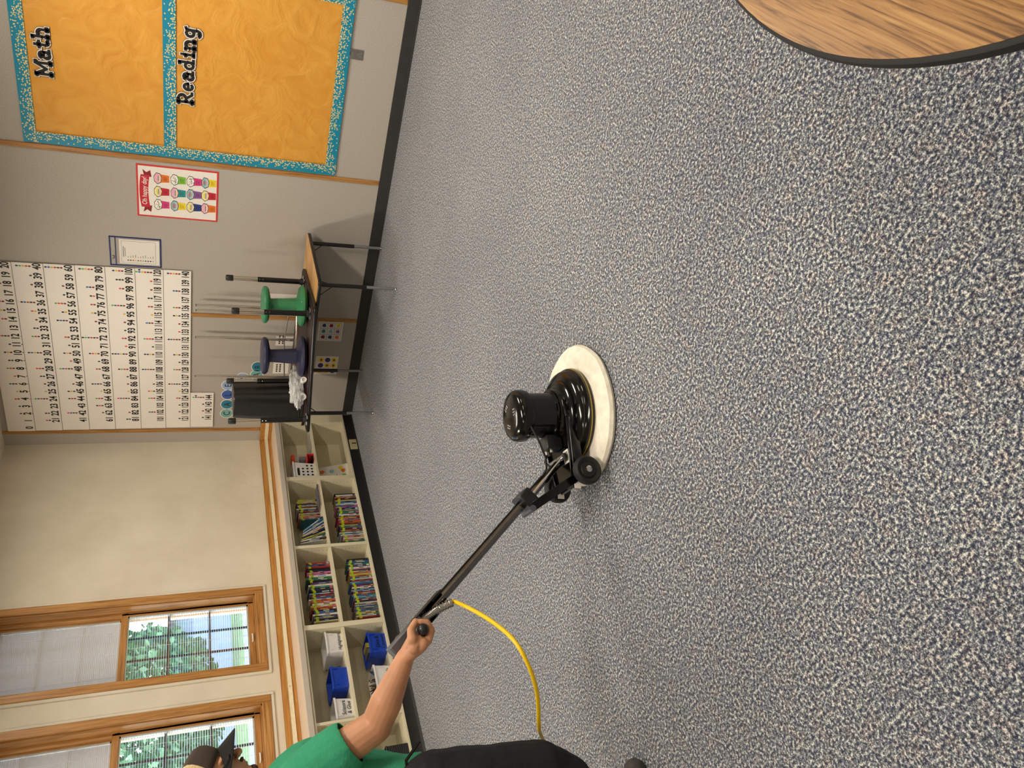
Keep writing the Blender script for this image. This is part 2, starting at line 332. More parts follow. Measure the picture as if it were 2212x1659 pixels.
def window(i, y0, y1):
    w0 = struct(MB().box(-.002, .012, y0-.085, y0-.06, WZ0-.085, WZ1+.085).box(-.002, .012, y1+.06, y1+.085, WZ0-.085, WZ1+.085).box(-.002, .012, y0-.06, y1+.06, WZ0-.085, WZ0-.06).box(-.002, .012, y0-.06, y1+.06, WZ1+.06, WZ1+.085), 'window_%d' % i, 'plaster', bevel=.005)
    fr = MB()   # oak casing
    for a, c in ((y0-.06, y0+.004), (y1-.004, y1+.06)): fr.box(.0, .02, a, c, WZ0-.06, WZ1+.06)
    fr.box(0, .02, y0, y1, WZ0-.06, WZ0+.004, 1); fr.box(0, .02, y0, y1, WZ1-.004, WZ1+.06, 1)
    fr.build('window_casing', ['oak_v', 'oak_y'], w0, bevel=.006)
    jb = MB(); D = -.2
    jb.box(D, .0, y0, y0+.012, WZ0, WZ1).box(D, 0, y1-.012, y1, WZ0, WZ1).box(D, 0, y0, y1, WZ0, WZ0+.012, 1).box(D, 0, y0, y1, WZ1-.012, WZ1, 1)
    jb.box(-.13, -.085, y1-.028, y1-.012, WZ0, WZ1)
    jb.build('window_jamb', ['oak_v', 'oak_y'], w0)
    MID = 1.99
    for (z0, z1, xf, nm) in ((WZ0+.012, MID+.045, -.085, 'lower_sash'), (MID, WZ1-.012, -.13, 'upper_sash')):
        a, c = y0+.014, y1-.014; f = MB(); bw = .045; xb = xf-.035
        f.box(xb, xf, a, c, z0, z0+bw, 1).box(xb, xf, a, c, z1-bw, z1, 1).box(xb, xf, a, a+bw*.8, z0+bw, z1-bw).box(xb, xf, c-bw*.55, c, z0+bw, z1-bw)
        s_ = f.build(nm, ['oak_v', 'oak_y'], w0, bevel=.003)
        gy0, gy1, gz0, gz1 = a+bw*.8, c-bw*.55, z0+bw, z1-bw
        v_ = MB(); q = .012; xv = xf-.008
        v_.box(xb, xv, gy0, gy0+q, gz0, gz1).box(xb, xv, gy1-q, gy1, gz0, gz1).box(xb, xv, gy0, gy1, gz0, gz0+q).box(xb, xv, gy0, gy1, gz1-q, gz1)
        v_.build('glazing_frame', 'vinyl', s_)
        g = MB().box(xb+.001, xb+.004, gy0, gy1, gz0, gz1); g.build('pane', 'glass', s_)
        mu = MB()
        for k in (1, 2):
            yy = gy0+(gy1-gy0)*k/3; zz = gz0+(gz1-gz0)*k/3
            mu.box(xb-.008, xb, yy-.009, yy+.009, gz0, gz1).box(xb-.008, xb, gy0, gy1, zz-.009, zz+.009)
        mu.build('muntins', 'muntin', s_)
        bl = MB(); sp = .0172; k = 0; z = gz0+.01
        lower = nm == 'lower_sash'
        tilt = R(11) if lower else R(66)
        while z < gz1-.01:
            dxx, dz = cos(tilt)*.0068, sin(tilt)*.0068*(1.25 if not lower else 1)
            xm = xb+.014
            bl.add([(xm-dxx, gy0+.013, z+dz), (xm+dxx, gy0+.013, z-dz), (xm+dxx, gy1-.013, z-dz), (xm-dxx, gy1-.013, z+dz)], [(0, 1, 2, 3)])
            bl.add([(xm-dxx, gy0+.013, z+dz+.0009), (xm+dxx, gy0+.013, z-dz+.0009), (xm+dxx, gy1-.013, z-dz+.0009), (xm-dxx, gy1-.013, z+dz+.0009)], [(0, 1, 2, 3)])
            z += sp if lower else sp*.72; k += 1
        bl.build('blind_slats', 'slat' if lower else 'shade', s_)
        cd = MB()
        for t in (.16, .5, .84): cd.cyl((xb+.0225, gy0+(gy1-gy0)*t, gz0), (xb+.0225, gy0+(gy1-gy0)*t, gz1), .001, n=5)
        cd.build('blind_cord', 'white', s_)
        if lower:
            h = MB(); yc = (y0+y1)/2-.03; h.tube([(xf, yc-.035, z0+.022), (xf+.012, yc-.028, z0+.02), (xf+.014, yc+.028, z0+.02), (xf, yc+.035, z0+.022)], .006, 8)
            h.build('sash_lock', 'white', s_)
for i, (a, c) in enumerate(WIN): window(i+1, a, c)
# trims on the fabric wall
TR = [(.14, .178), (1.498, 1.536), (2.90, 2.938), (4.33, 4.37)]
for i, (a, c) in enumerate(TR):
    struct(MB().box(a, c, -.009, 0, .1 if i else .9, CEIL), 'trim_%d' % (i+1), 'oak_v', bevel=.002)
struct(MB().box(.345, XR, -.011, 0, 0, .098).box(.345, XR, -.016, 0, 0, .012), 'baseboard_right', 'darkbase', bevel=.002)
struct(MB().box(0, .33, -4.9, 0, 0, .093).prism([(0, 0), (.016, 0), (.008, .012), (.004, .02), (.004, .093), (0, .093)], (.33, -4.9, 0), (1, 0, 0), (0, 0, 1), (0, 4.9, 0)), 'baseboard_left', 'blackbase')
rc = MB().box(0, .018, -4.92, 0, .848, .893).box(.018, .24, -.018, 0, .848, .893)
struct(rc, 'trim_5', 'oak_h', bevel=.003)
struct(MB().box(0, .018, -4.92, 0, .783, .813).box(.018, .24, -.018, 0, .783, .813), 'trim_6', 'oak_h', bevel=.003)
rw = struct(MB().box(0, .024, -4.92, 0, .813, .848).box(.024, .24, -.024, 0, .813, .848), 'trim_7', 'raceway', bevel=.003)
for yy in (-.87, -1.815, -2.755):
    ol = MB(); ol.box(.0241, .0252, yy-.035, yy+.001, .8145, .8465)
    ol.build('raceway_outlet', 'raceway', rw)
    sl = MB()
    for dy, dz in ((.012, .006), (.012, -.006), (.021, 0)): sl.box(.0252, .0258, yy-dy-.002-.003, yy-dy+.002-.003, .8305+dz-.0022, .8305+dz+.0022)
    sl.build('outlet_slots', 'darkred', rw)
for yy in (-1.34, -3.3): MB().box(.0240, .0246, yy-.001, yy+.001, .813, .848).build('raceway_joint', 'greyline', rw)
for i, (x, y) in enumerate(LAMPS):
    t = thing('ceiling_light', (x, y, CEIL), 'recessed ceiling light panel, '+['nearest the window wall', 'in the middle row', 'farthest from the windows'][i//3]+', '+['close to the grey fabric wall', 'mid-room', 'at the back of the room'][i % 3], 'ceiling light', 'ceiling light panels')
    f = MB(); f.box(x-.16, x+.16, y-.62, y-.59, 3.06, 3.10).box(x-.16, x+.16, y+.59, y+.62, 3.06, 3.10).box(x-.16, x-.145, y-.59, y+.59, 3.06, 3.10).box(x+.145, x+.16, y-.59, y+.59, 3.06, 3.10); f.build('frame', 'white', t)
    MB().box(x-.145, x+.145, y-.59, y+.59, 3.075, 3.085).build('diffuser', 'lamp', t)
# ------------------------------------------------------------------ cabinets and counter
BAYS = [(-.86, -.105), (-1.675, -.905), (-2.463, -1.705), (-3.26, -2.505), (-4.06, -3.28), (-4.88, -4.10)]
SIDE = [(-.105, -.0), (-.905, -.86), (-1.705, -1.675), (-2.505, -2.463), (-3.28, -3.26), (-4.10, -4.06), (-4.92, -4.88)]
bl_ = ['empty right bay beside the fabric wall', 'holding leaning picture books over upright readers', 'holding two full rows of readers', 'holding white and blue supply bins', 'holding a black mesh basket behind the green shirt', 'farthest from the grey fabric wall, empty']
for i, (y0, y1) in enumerate(BAYS):
    sa = SIDE[i]; sb = SIDE[i+1]
    ym_r = sa[1] if i == 0 else (sa[0]+sa[1])/2; ym_l = (sb[0]+sb[1])/2
    t = thing('shelf_cabinet', (.165, (y0+y1)/2, .093), 'cream built-in shelf cabinet, '+bl_[i], 'cabinet', 'cream shelf cabinets under the windows')
    X1 = .33; zb, zt = .108, .718
    for (a, c, holes) in ((y1, ym_r, True), (ym_l, y0, False)):
        sp_ = MB().box(.012, X1, a, c, .093, .737)
        hy = a if holes else c
        for hx in (.285, .06):
            z = .165
            while z < .70:
                if abs(z-.43) > .02:
                    e = -.0008 if holes else .0008
                    sp_.lathe([(.0028, 0), (.0028, .0008)], (hx, hy, z), 8, 1, ((1, 0, 0), (0, 0, 1), (0, -1 if holes else 1, 0)))
                z += .032
        sp_.build('side_panel', ['cabinet', 'ink'], t)
    MB().box(.0, .012, ym_l, ym_r, .093, .737).build('back_panel', 'cabinet', t)
    MB().box(.012, X1, y0, y1, .093, zb).build('bottom_panel', 'cabinet', t)
    MB().box(.012, X1, y0, y1, zt, .737).build('top_panel', 'cabinet', t)
    MB().box(.014, X1-.006, y0+.001, y1-.001, .420, .443).build('shelf', 'cabinet', t, bevel=.001)
ct = thing('countertop', (.17, -2.4, .737), 'long pale counter running under the windows on top of the shelf cabinets', 'counter')
MB().box(0, .352, -4.92, 0, .737, .7795).build('counter_slab', 'fascia', ct, bevel=.003)
MB().box(.0005, .349, -4.92, 0, .7795, .7825).build('laminate_top', 'counter', ct)
pj = thing('data_outlet', (.345, -.45, .045), 'almond data jack plate on the black base under the corner cabinet', 'wall jack')
MB().box(.334, .350, -.517, -.388, .011, .081).build('plate', 'almond', pj, bevel=.002)
MB().box(.350, .3515, -.455, -.437, .022, .040).box(.350, .3515, -.455, -.437, .043, .061).build('jack', 'darkred', pj)
# ------------------------------------------------------------------ bulletin board
bb = thing('bulletin_board', (3.6, 0, .47), 'orange paper bulletin board with teal confetti border headed Math and Reading', 'bulletin board')
def wplane(mb, pts, y, mat=0, t=.001): mb.prism([(p[0], p[1]) for p in pts], (0, y, 0), (1, 0, 0), (0, 0, 1), (0, t, 0), mat)
def crinkle(x0, x1, z0, z1, name):
    nx, nz = int((x1-x0)/.018), int((z1-z0)/.018); mb = MB(); vs = []
    for j in range(nz+1):
        for i in range(nx+1):
            x = x0+(x1-x0)*i/nx; z = z0+(z1-z0)*j/nz
            q = V(((x*.8+z*.6)*3.2, (z*.8-x*.6)*7, 3)); h = 0
            for o_, a_ in ((1, 1), (2.3, .5), (5, .22)): h += a_*(1-abs(MN.noise(q*o_))*2)
            ed = min(i, nx-i, j, nz-j); h *= min(1, ed/4)
            vs.append((x, -.004-.0022*max(0, h), z))
    fs = [(j*(nx+1)+i, j*(nx+1)+i+1, (j+1)*(nx+1)+i+1, (j+1)*(nx+1)+i) for j in range(nz) for i in range(nx)]
    mb.add(vs, fs, 0, True); return mb.build(name, 'opaper', bb)
crinkle(3.0, 4.29, 1.70, 2.62, 'paper_panel'); crinkle(3.0, 4.29, .50, 1.68, 'paper_panel')
def strip(p0, p1, inward, w=.085, dep=.012):
    p0, p1 = V((p0[0], 0, p0[1])), V((p1[0], 0, p1[1])); ux = (p1-p0).normalized(); uy = V((inward[0], 0, inward[1])); L = (p1-p0).length
    o = MB().box(0, L, 0, w, -.0006, .0006).build('border', 'border', bb, local=True)
    mm = M4.Identity(4); uz = ux.cross(uy)
    for i in range(3): mm[i][0] = ux[i]; mm[i][1] = uy[i]; mm[i][2] = uz[i]
    mm.translation = V((p0.x, -dep, p0.z))-V(bb.location); o.matrix_local = mm
strip((2.95, .47), (4.33, .475), (0, 1), .085); strip((2.95, 2.645), (2.95, .47), (1, 0), .082, .014)
strip((4.33, 2.645), (2.95, 2.65), (0, -1), .082); strip((4.33, .47), (4.33, 2.645), (-1, 0), .082, .014)
strip((4.25, 1.741), (3.03, 1.741), (0, -1), .083, .0135)
# slab letters drawn as strokes
def arc(cx, cy, rx, ry, a0, a1, n=12): return [(cx+rx*cos(R(a0+(a1-a0)*i/n)), cy+ry*sin(R(a0+(a1-a0)*i/n))) for i in range(n+1)]
GL = {'M': (1.05, [[(.15, 0), (.15, 1)], [(.15, 1), (.52, .32), (.9, 1)], [(.9, 1), (.9, 0)], [(0, .07), (.32, .07)], [(.73, .07), (1.06, .07)], [(0, .95), (.2, .95)], [(.85, .95), (1.06, .95)]]),
      'a': (.66, [arc(.28, .24, .2, .19, 90, 360), [(.28, .42), (.5, .40)], [(.5, .46), (.5, .07), (.66, .07)], arc(.29, .48, .21, .18, 0, 150)]),
      't': (.5, [[(.22, .9), (.22, .2)], arc(.38, .2, .16, .14, 180, 330), [(0, .62), (.46, .62)]]),
      'h': (.76, [[(.15, .97), (.15, 0)], arc(.38, .42, .23, .22, 180, 0), [(.61, .42), (.61, 0)], [(0, .95), (.15, .95)], [(0, .06), (.3, .06)], [(.48, .06), (.76, .06)]]),
      'R': (.86, [[(.17, 0), (.17, 1)], [(.0, .94), (.42, .94)], arc(.42, .7, .26, .24, 90, -90), [(.17, .46), (.42, .46)], [(.42, .46), (.7, .07), (.86, .07)], [(0, .06), (.36, .06)]]),
      'e': (.62, [[(.1, .34), (.52, .36)], arc(.31, .34, .22, .27, 5, 310)]),
      'd': (.74, [arc(.3, .33, .22, .26, 0, 360), [(.52, .97), (.52, .06), (.7, .06)], [(.36, .95), (.52, .95)]]),
      'i': (.4, [[(.2, .6), (.2, .06)], [(.04, .6), (.2, .6)], [(.04, .06), (.37, .06)], [(.18, .84), (.22, .84)]]),
      'n': (.74, [[(.15, .62), (.15, .0)], arc(.37, .38, .22, .22, 180, 0), [(.59, .38), (.59, .0)], [(0, .6), (.15, .6)], [(0, .06), (.3, .06)], [(.46, .06), (.74, .06)]]),
      'g': (.68, [arc(.3, .35, .21, .24, 0, 360), [(.51, .58), (.51, -.1)], arc(.3, -.1, .21, .2, 0, -150), [(.51, .56), (.66, .62)]])}
def word(t, x, z, cap, ang):
    cx = x
    for ch in t:
        wdt, st = GL[ch]
        for mat, sw, y in (('ink', .34, -.0145), ('paper', .31, -.0152), ('ink', .19, -.0165)):
            mb = MB()
            for s_ in st:
                for i in range(len(s_)-1):
                    a, c = V((*s_[i], 0)), V((*s_[i+1], 0)); dv = (c-a)
                    if dv.length < 1e-6: continue
                    dn = dv.normalized(); nn = V((-dn.y, dn.x, 0))*sw/2; e = dn*(sw*.30)
                    P = [a-e-nn, c+e-nn, c+e+nn, a-e+nn]
                    mb.add([(cx+p.x*cap, y-.00008*(i % 3), z+(cx-x)*math.tan(ang)+p.y*cap) for p in P], [(0, 1, 2, 3)])
            if sw > .33: prev = mb.build('letter', mat, bb)
            else: mb.build('letter_halo' if mat == 'paper' else 'letter_face', mat, prev)
        cx += (wdt+.10)*cap
word('Math', 3.432, 2.428, .098, .01); word('Reading', 3.372, 1.545, .102, -.03)
oc = thing('wall_outlet', (3.92, 0, .427), 'stainless duplex wall outlet below the orange bulletin board', 'outlet')
MB().box(3.884, 3.958, -.006, 0, .370, .484).build('plate', 'steel', oc, bevel=.002)
for dz in (.028, -.028): MB().lathe([(.016, 0), (.0165, .002)], (3.921, -.006, .427+dz), 20, 0, ((1, 0, 0), (0, 0, 1), (0, -1, 0))).build('receptacle', 'outletgrey', oc)
f_ = MB()
for dz in (.028, -.028):
    for dx, dy in ((-.007, .004), (.007, .004), (0, -.008)): f_.box(3.921+dx-.0022, 3.921+dx+.0022, -.0088, -.0078, .427+dz+dy-.0022, .427+dz+dy+.0022)
f_.build('slots', 'ink', oc)
# ------------------------------------------------------------------ number line strips
ROWS = [(0, 20, 2.835, 3.05), (21, 40, 2.621, 2.835), (41, 60, 2.404, 2.621), (61, 80, 2.190, 2.404), (81, 100, 1.972, 2.190), (101, 120, 1.760, 1.972), (121, 140, 1.545, 1.760), (141, 144, 1.339, 1.545)]
words_ = ['topmost strip, starting with zero', 'second strip from the top, starting with twenty-one', 'third strip from the top, starting with forty-one', 'fourth strip from the top, starting with sixty-one', 'fifth strip down, beside the blue-edged pocket', 'strip just above the lowest full strip, crossing one hundred', 'lowest full-length strip, just above chrome table legs', 'short lowest strip with only four numbers']
DOT = ['d2', 'd3', 'd4', 'd5', 'd6', 'd7', 'd8', 'd9', 'd10', 'd11', 'd12']
for r_, (n0, n1, z0, z1) in enumerate(ROWS):
    xe = 1.962 if n1 != 144 else .638; x0 = .186+.003*r_; xe -= .002*(7-r_)
    t = thing('number_strip', ((x0+xe)/2, 0, z0), 'white number line, '+words_[r_], 'number strip', 'number line strips')
    y = -.0135-.0004*(7-r_)
    MB().box(x0, xe, y, y+.002, z0+.001, z1-.001).build('card', ['glosspaper'], t)
    e = MB().box(x0, xe, y-.0004, y+.0, z0+.001, z0+.0028).build('edge_line', 'greyline', t)
    for k in range(n0, n1+1):
        j = k-n0+(0 if n0 == 0 else 1)
        x = .228+(.089*j if j else 0) if n0 == 0 else .228+.089*j
        x = .227+.0847*j+.0012*r_
        if n1 == 144: x += .008
        dt = MB(); nm = MB(); put_text(nm, str(k), (x, y-.0006, z0+.020), (1, 0, 0), (0, 0, 1), .058, .56 if k > 99 else .74); nm.build('numeral', 'ink', t)
        zz = z0+.022+.056+.016; h_ = 0
        for q in range(2, 13):
            if k > 0 and k % q == 0:
                hh = zz+.0215*h_
                if hh > z1-.010: hh = zz+.0215*(h_-2); xx = x+.02
                else: xx = x
                sz = .0100 if q != 12 else .0035
                dt.flat([(sz*.74*cos(a*pi/6), sz*sin(a*pi/6)) for a in range(12)], (xx, y-.0007, hh), (1, 0, 0), (0, 0, 1), q-2); h_ += 1
                if r_ == 0 and k <= 12 and q == k: dt.flat([(.0045*cos(a*pi/6), .005*sin(a*pi/6)) for a in range(12)], (x, y-.0007, z0+.008), (1, 0, 0), (0, 0, 1), q-2)
        if dt.f: dt.build('factor_dots', DOT, t)

MB().lathe([(.006, 0), (.005, .004), (0, .005)], (.21, -.01, 2.79), 12, 0, ((1, 0, 0), (0, 0, 1), (0, -1, 0))).build('push_pin', 'white', None, origin=(.21, -.01, 2.79))
tag(bpy.data.objects['push_pin'], 'white push pin in the oak strip beside the number strips', 'push pin')
# ------------------------------------------------------------------ birthday poster
po = thing('birthday_poster', (2.65, 0, 1.353), 'red bordered poster of twelve cupcakes under an Oh happy day banner', 'poster')
MB().box(2.433, 2.868, -.0030, 0, 1.354, 1.938).build('poster_border', 'red', po)
MB().box(2.446, 2.855, -.0036, -.003, 1.367, 1.925).build('poster_sheet', 'paper', po)
pr_ = MB(); cols = ['cyr', 'cor']; 
for nm, c in dict(pr=(200, 34, 52), prd=(140, 22, 36), po=(232, 120, 30), pg=(128, 190, 60), pp=(218, 60, 130), py=(246, 216, 40), pte=(40, 150, 150), pv=(140, 90, 150), pb=(36, 60, 130), fp=(244, 180, 196), fy=(246, 236, 170), fb=(150, 200, 210), fw_=(250, 246, 238)).items():
    M[nm] = plain('print_'+nm, c, .6)
PM = ['ink', 'pr', 'prd', 'po', 'pg', 'pp', 'py', 'pte', 'pv', 'pb', 'fp', 'fy', 'fb', 'fw_']
ix = {k: i for i, k in enumerate(PM)}
bn = MB()
for s_ in (-1, 1):
    bn.flat([(s_*.12, -.03), (s_*.175, -.022), (s_*.155, .005), (s_*.178, .032), (s_*.12, .02)] if s_ > 0 else [(s_*.12, .02), (s_*.178, .032), (s_*.155, .005), (s_*.175, -.022), (s_*.12, -.03)], (2.65, -.0039, 1.862), (1, 0, 0), (0, 0, 1), 2)
top = [(-.135+.27*i/12, .045+.012*(1-((i-6)/6)**2)-.01) for i in range(13)]; bot = [(p[0], p[1]-.062) for p in reversed(top)]
bn.flat(top+bot, (2.65, -.0043, 1.872), (1, 0, 0), (0, 0, 1), 1)
bn.build('banner', PM, po)
tt = MB(); put_text(tt, 'Oh happy day!', (2.65, -.0049, 1.868), (1, 0, 0), (0, 0, 1), .036, .80, shear=.15); tt.build('banner_text', 'paper', po)
wr = [['pp', 'pr', 'po'], ['py', 'pte', 'pg'], ['pb', 'pv', 'pp'], ['po', 'pr', 'py']]
fz = [['dots', 'str', 'pas'], ['rain', 'pas', 'dots'], ['str', 'rain', 'dots'], ['pas', 'str', 'rain']]
for r_ in range(4):
    for c_ in range(3):
        x = 2.545+.110*c_; z = (1.787, 1.669, 1.555, 1.448)[r_]-.012; cb = MB()
        cb.flat([(-.034, .0), (-.028, -.066), (.028, -.066), (.034, .0)], (x, -.0040, z), (1, 0, 0), (0, 0, 1), ix[wr[r_][c_]])
        def cloud(sc_, y, m_):
            pts = []
            for a in range(48):
                th = 2*pi*a/48; q = (1+.13*abs(sin(th*3.5+.4)))*sc_
                pts.append((.040*cos(th)*q, .025*sin(th)*q+.014))
            cb.flat(pts, (x, y, z), (1, 0, 0), (0, 0, 1), m_)
        cloud(1.06, -.0043, 0); st_ = fz[r_][c_]
        cloud(.94, -.0046, ix[{'dots': 'fw_', 'str': 'fy', 'pas': 'fp', 'rain': 'fb'}[st_]])
        if st_ == 'dots':
            for k in range(12):
                a = random.random()*6.28; q = random.random()**.5*.85
                cb.flat([(.0035*cos(b_), .0035*sin(b_)) for b_ in [i*pi/3 for i in range(6)]], (x+.038*cos(a)*q, -.0049, z+.012+.022*sin(a)*q), (1, 0, 0), (0, 0, 1), random.choice([1, 4, 7, 9]))
        else:
            for k, mm_ in enumerate((['fy', 'fb'] if st_ == 'pas' else ['fp', 'fb', 'py'] if st_ == 'str' else ['fp', 'fy', 'pv', 'po'])):
                cb.flat([(-.030+k*.004, 0), (.030-k*.004, 0), (.030-k*.004, .006), (-.030+k*.004, .006)], (x, -.0049, z-.002+k*.009), (1, 0, .0), (.0, 0, 1), ix[mm_])
        for k in range(3):
            cb.flat([(-.018, 0), (.018-.004*k, 0), (.018-.004*k, .0016), (-.018, .0016)], (x, -.0051, z-.030-.009*k), (1, 0, 0), (0, 0, 1), 0)
        cb.flat([(-.02, 0), (.02, 0), (.02, .003), (-.02, .003)], (x, -.0052, z+.009), (1, 0, 0), (0, 0, 1), 0)
        cb.build('cupcake_print', PM, po)
# dot key in a blue edged pocket
pk = thing('page_pocket', (2.1, 0, 1.775), 'clear pocket with blue edges holding a page of coloured dots', 'document pocket')
e = MB(); e.box(1.971, 1.979, -.006, 0, 1.775, 2.150).box(2.226, 2.234, -.006, 0, 1.775, 2.150).box(1.971, 2.234, -.006, 0, 1.775, 1.784).box(1.971, 2.234, -.006, 0, 2.142, 2.150).box(1.971, 2.234, -.006, 0, 2.104, 2.110)
e.build('blue_edging', plain('blue_edging', (30, 44, 120), .5), pk, bevel=.001)
MB().flat([(1.975, 1.778), (2.230, 1.778), (2.230, 2.148), (1.975, 2.148)], (0, -.0045, 0), (1, 0, 0), (0, 0, 1)).build('clear_sleeve', 'film', pk)
pg = MB().box(1.990, 2.214, -.003, -.002, 1.788, 2.080).build('page', 'paper', pk)
q = MB()
for a, c, d, e_ in ((2.002, 2.2, 2.064, 2.0655), (2.002, 2.2, 1.815, 1.8165), (2.002, 2.0035, 1.815, 2.065), (2.1985, 2.2, 1.815, 2.065)): q.box(a, c, -.0034, -.003, d, e_)
for k in range(16): q.box(2.055+.006*k, 2.059+.006*k, -.0034, -.003, 2.048, 2.054); 
for k in range(13): q.box(2.06+.006*k, 2.064+.006*k, -.0034, -.003, 2.036, 2.041)
for i in range(11):
    z = 2.018-.0182*i
    q.flat([(.0058*cos(a*pi/6), .0065*sin(a*pi/6)) for a in range(12)], (2.025, -.0036, z), (1, 0, 0), (0, 0, 1), i+1)
    for k in range(2+i % 4): q.box(2.050+.006*k, 2.054+.006*k, -.0034, -.003, z-.002, z+.002)
q.build('page_print', ['ink']+DOT, pg)
MB().box(2.035, 2.062, -.0075, -.006, 2.117, 2.121).box(2.035, 2.038, -.0075, -.006, 2.117, 2.132).box(2.059, 2.062, -.0075, -.006, 2.117, 2.132).build('hang_slot', 'ink', pk)
# calendar letters
for nm, c in dict(ct1=(124, 178, 172), ct2=(40, 128, 156), ct3=(62, 96, 178), ct4=(156, 182, 220)).items(): M[nm] = plain('circle_'+nm, c, .5)
CAL = [('C', .368, 1.219, 'ct1', 'pale teal'), ('A', .484, 1.218, 'ct2', 'teal'), ('L', .605, 1.216, 'ct3', 'royal blue'), ('E', .720, 1.217, 'ct4', 'pale blue'), ('N', .815, 1.09, 'ct4', 'pale blue'), ('A', .853, .967, 'ct1', 'pale teal'), ('R', .950, .960, 'ct2', 'teal')]
for ch, x, z, mt, cn in CAL:
    t = thing('letter_circle', (x, 0, z), cn+' paper circle with the letter '+ch+' on the grey wall above the tables', 'letter circle', 'calendar letter circles')
    MB().lathe([(.060, .0), (.060, .0015)], (x, 0, z), 32, 0, ((1, 0, 0), (0, 0, 1), (0, -1, 0))).build('white_rim', 'paper', t)
    MB().lathe([(.054, .0015), (.054, .0022)], (x, 0, z), 32, 0, ((1, 0, 0), (0, 0, 1), (0, -1, 0))).build('disc', mt, t)
    q = MB(); put_text(q, ch, (x, -.0026, z-.030), (1, 0, 0), (0, 0, 1), .062, .85); q.build('letter', plain('dark_teal_ink', (20, 50, 66), .5), t)
# cards on the wall behind and under the tables
for (x0, x1, z0, z1, lb) in ((1.603, 1.772, .652, .907, 'white word card on the wall behind the green stool'), (1.205, 1.309, .66, .817, 'white printed card on the wall behind the navy stool'), (.872, 1.09, .68, .820, 'white card on the wall behind the plastic bag')):
    t = thing('wall_card', ((x0+x1)/2, 0, z0), lb, 'card')
    MB().box(x0, x1, -.002, 0, z0, z1).build('card', 'paper', t)
    q = MB()
    for i in range(2):
        for k in range(5): q.box(x0+.02+k*.02, x0+.034+k*.02, -.0026, -.002, z1-.04-.03*i, z1-.025-.03*i)
    q.build('print', 'ink', t)
def wsheet(x0, x1, z0, z1, lb, kind):
    t = thing('wall_sheet', ((x0+x1)/2, 0, z0), lb, 'sheet')
    s_ = MB(); s_.box(x0, x1, -.0025, 0, z0, z1); s_.build('sheet', 'paper', t)
    q = MB(); nx, nz = 3, 3
    cw, chh = (x1-x0-.02)/nx, (z1-z0-.03)/nz
    for i in range(nx):
        for j in range(nz):
            cx, cz = x0+.01+cw*(i+.5), z0+.01+chh*(j+.5)
            if kind == 'grid':
                for (a, c, d, e_) in ((-.45, .45, -.45, -.42), (-.45, .45, .42, .45), (-.45, -.42, -.45, .45), (.42, .45, -.45, .45)): q.box(cx+a*cw, cx+c*cw, -.003, -.0025, cz+d*chh, cz+e_*chh, 0)
                m_ = [3, 9, 2, 8, 12, 7, 6, 2, 9][i*3+j]
                q.flat([(.3*cw*cos(a*pi/5)*(1+.3*sin(a*2.3)), .28*chh*sin(a*pi/5)) for a in range(10)], (cx, -.0032, cz), (1, 0, 0), (0, 0, 1), m_)
            else:
                q.flat([(.42*cw*cos(a*pi/8), .42*chh*sin(a*pi/8)) for a in range(16)], (cx, -.0032, cz), (1, 0, 0), (0, 0, 1), 6 if (i+j) % 3 else 9)
                q.flat([(.2*cw*cos(a*pi/3), .16*chh*sin(a*pi/3)) for a in range(6)], (cx, -.0036, cz), (1, 0, 0), (0, 0, 1), 2)
    q.build('pictures', PM, t)
wsheet(1.275, 1.494, .220, .448, 'white sheet of framed pictures on the wall under the tables', 'grid')
wsheet(.870, 1.090, .218, .432, 'sheet of round yellow pictures on the wall under the tables', 'round')
# ------------------------------------------------------------------ tables by the wall
def rrect(x0, x1, y0, y1, r_, n=5):
    P = []
    for cx, cy, a0 in ((x1-r_, y1-r_, 0), (x0+r_, y1-r_, 90), (x0+r_, y0+r_, 180), (x1-r_, y0+r_, 270)):
        P += [(cx+r_*cos(R(a0+90*i/n)), cy+r_*sin(R(a0+90*i/n))) for i in range(n+1)]
    return P
def rpoly(pts, r_, n=6):
    P = []; k = len(pts)
    for i in range(k):
        a, b_, c = V((*pts[i-1], 0)), V((*pts[i], 0)), V((*pts[(i+1) % k], 0)); u = (a-b_).normalized(); v_ = (c-b_).normalized()
        for j in range(n+1):
            t = j/n; p0 = b_+u*r_; p1 = b_+v_*r_; q = p0*(1-t)**2+b_*2*t*(1-t)+p1*t*t; P.append((q.x, q.y))
    return P
def slab(poly, z0, z1, name, mats, parent, bevel=.006):
    cx = sum(p[0] for p in poly)/len(poly); cy = sum(p[1] for p in poly)/len(poly)
    return MB().prism(poly, (0, 0, z0), (1, 0, 0), (0, 1, 0), (0, 0, z1-z0)).build(name, mats, parent, bevel=bevel)
ta = thing('activity_table', (1.69, -.445, 0), 'honey wood topped table with black edge standing against the grey wall', 'table')
PA = rrect(.93, 2.44, -.85, -.035, .05)
slab(PA, .617, .643, 'edge_band', 'black', ta, .006)
slab(rrect(.937, 2.433, -.843, -.042, .045), .6425, .6455, 'tabletop', 'laminate', ta, 0)
for x, y in ((2.346, -.075), (2.352, -.742), (1.03, -.145), (1.03, -.766)):
    l_ = MB().cyl((x, y, .245), (x, y, .617), .0165, n=16).build('leg', 'black', ta)
    MB().cyl((x, y, .012), (x, y, .25), .0125, n=14).build('leg_extension', 'silver', l_)
    MB().lathe([(.013, 0), (.014, .006), (.010, .014), (.006, .02)], (x, y, 0), 14).build('foot_glide', 'chrome', l_)
    br = MB(); sx_ = -1 if x > 1.6 else 1; sy_ = -1 if y > -.4 else 1
    br.cyl((x, y, .50), (x+sx_*.11, y, .616), .0035, n=6).cyl((x, y, .50), (x+sx_*.03, y+sy_*.11, .616), .0035, n=6)
    br.build('leg_brace', 'black', l_)
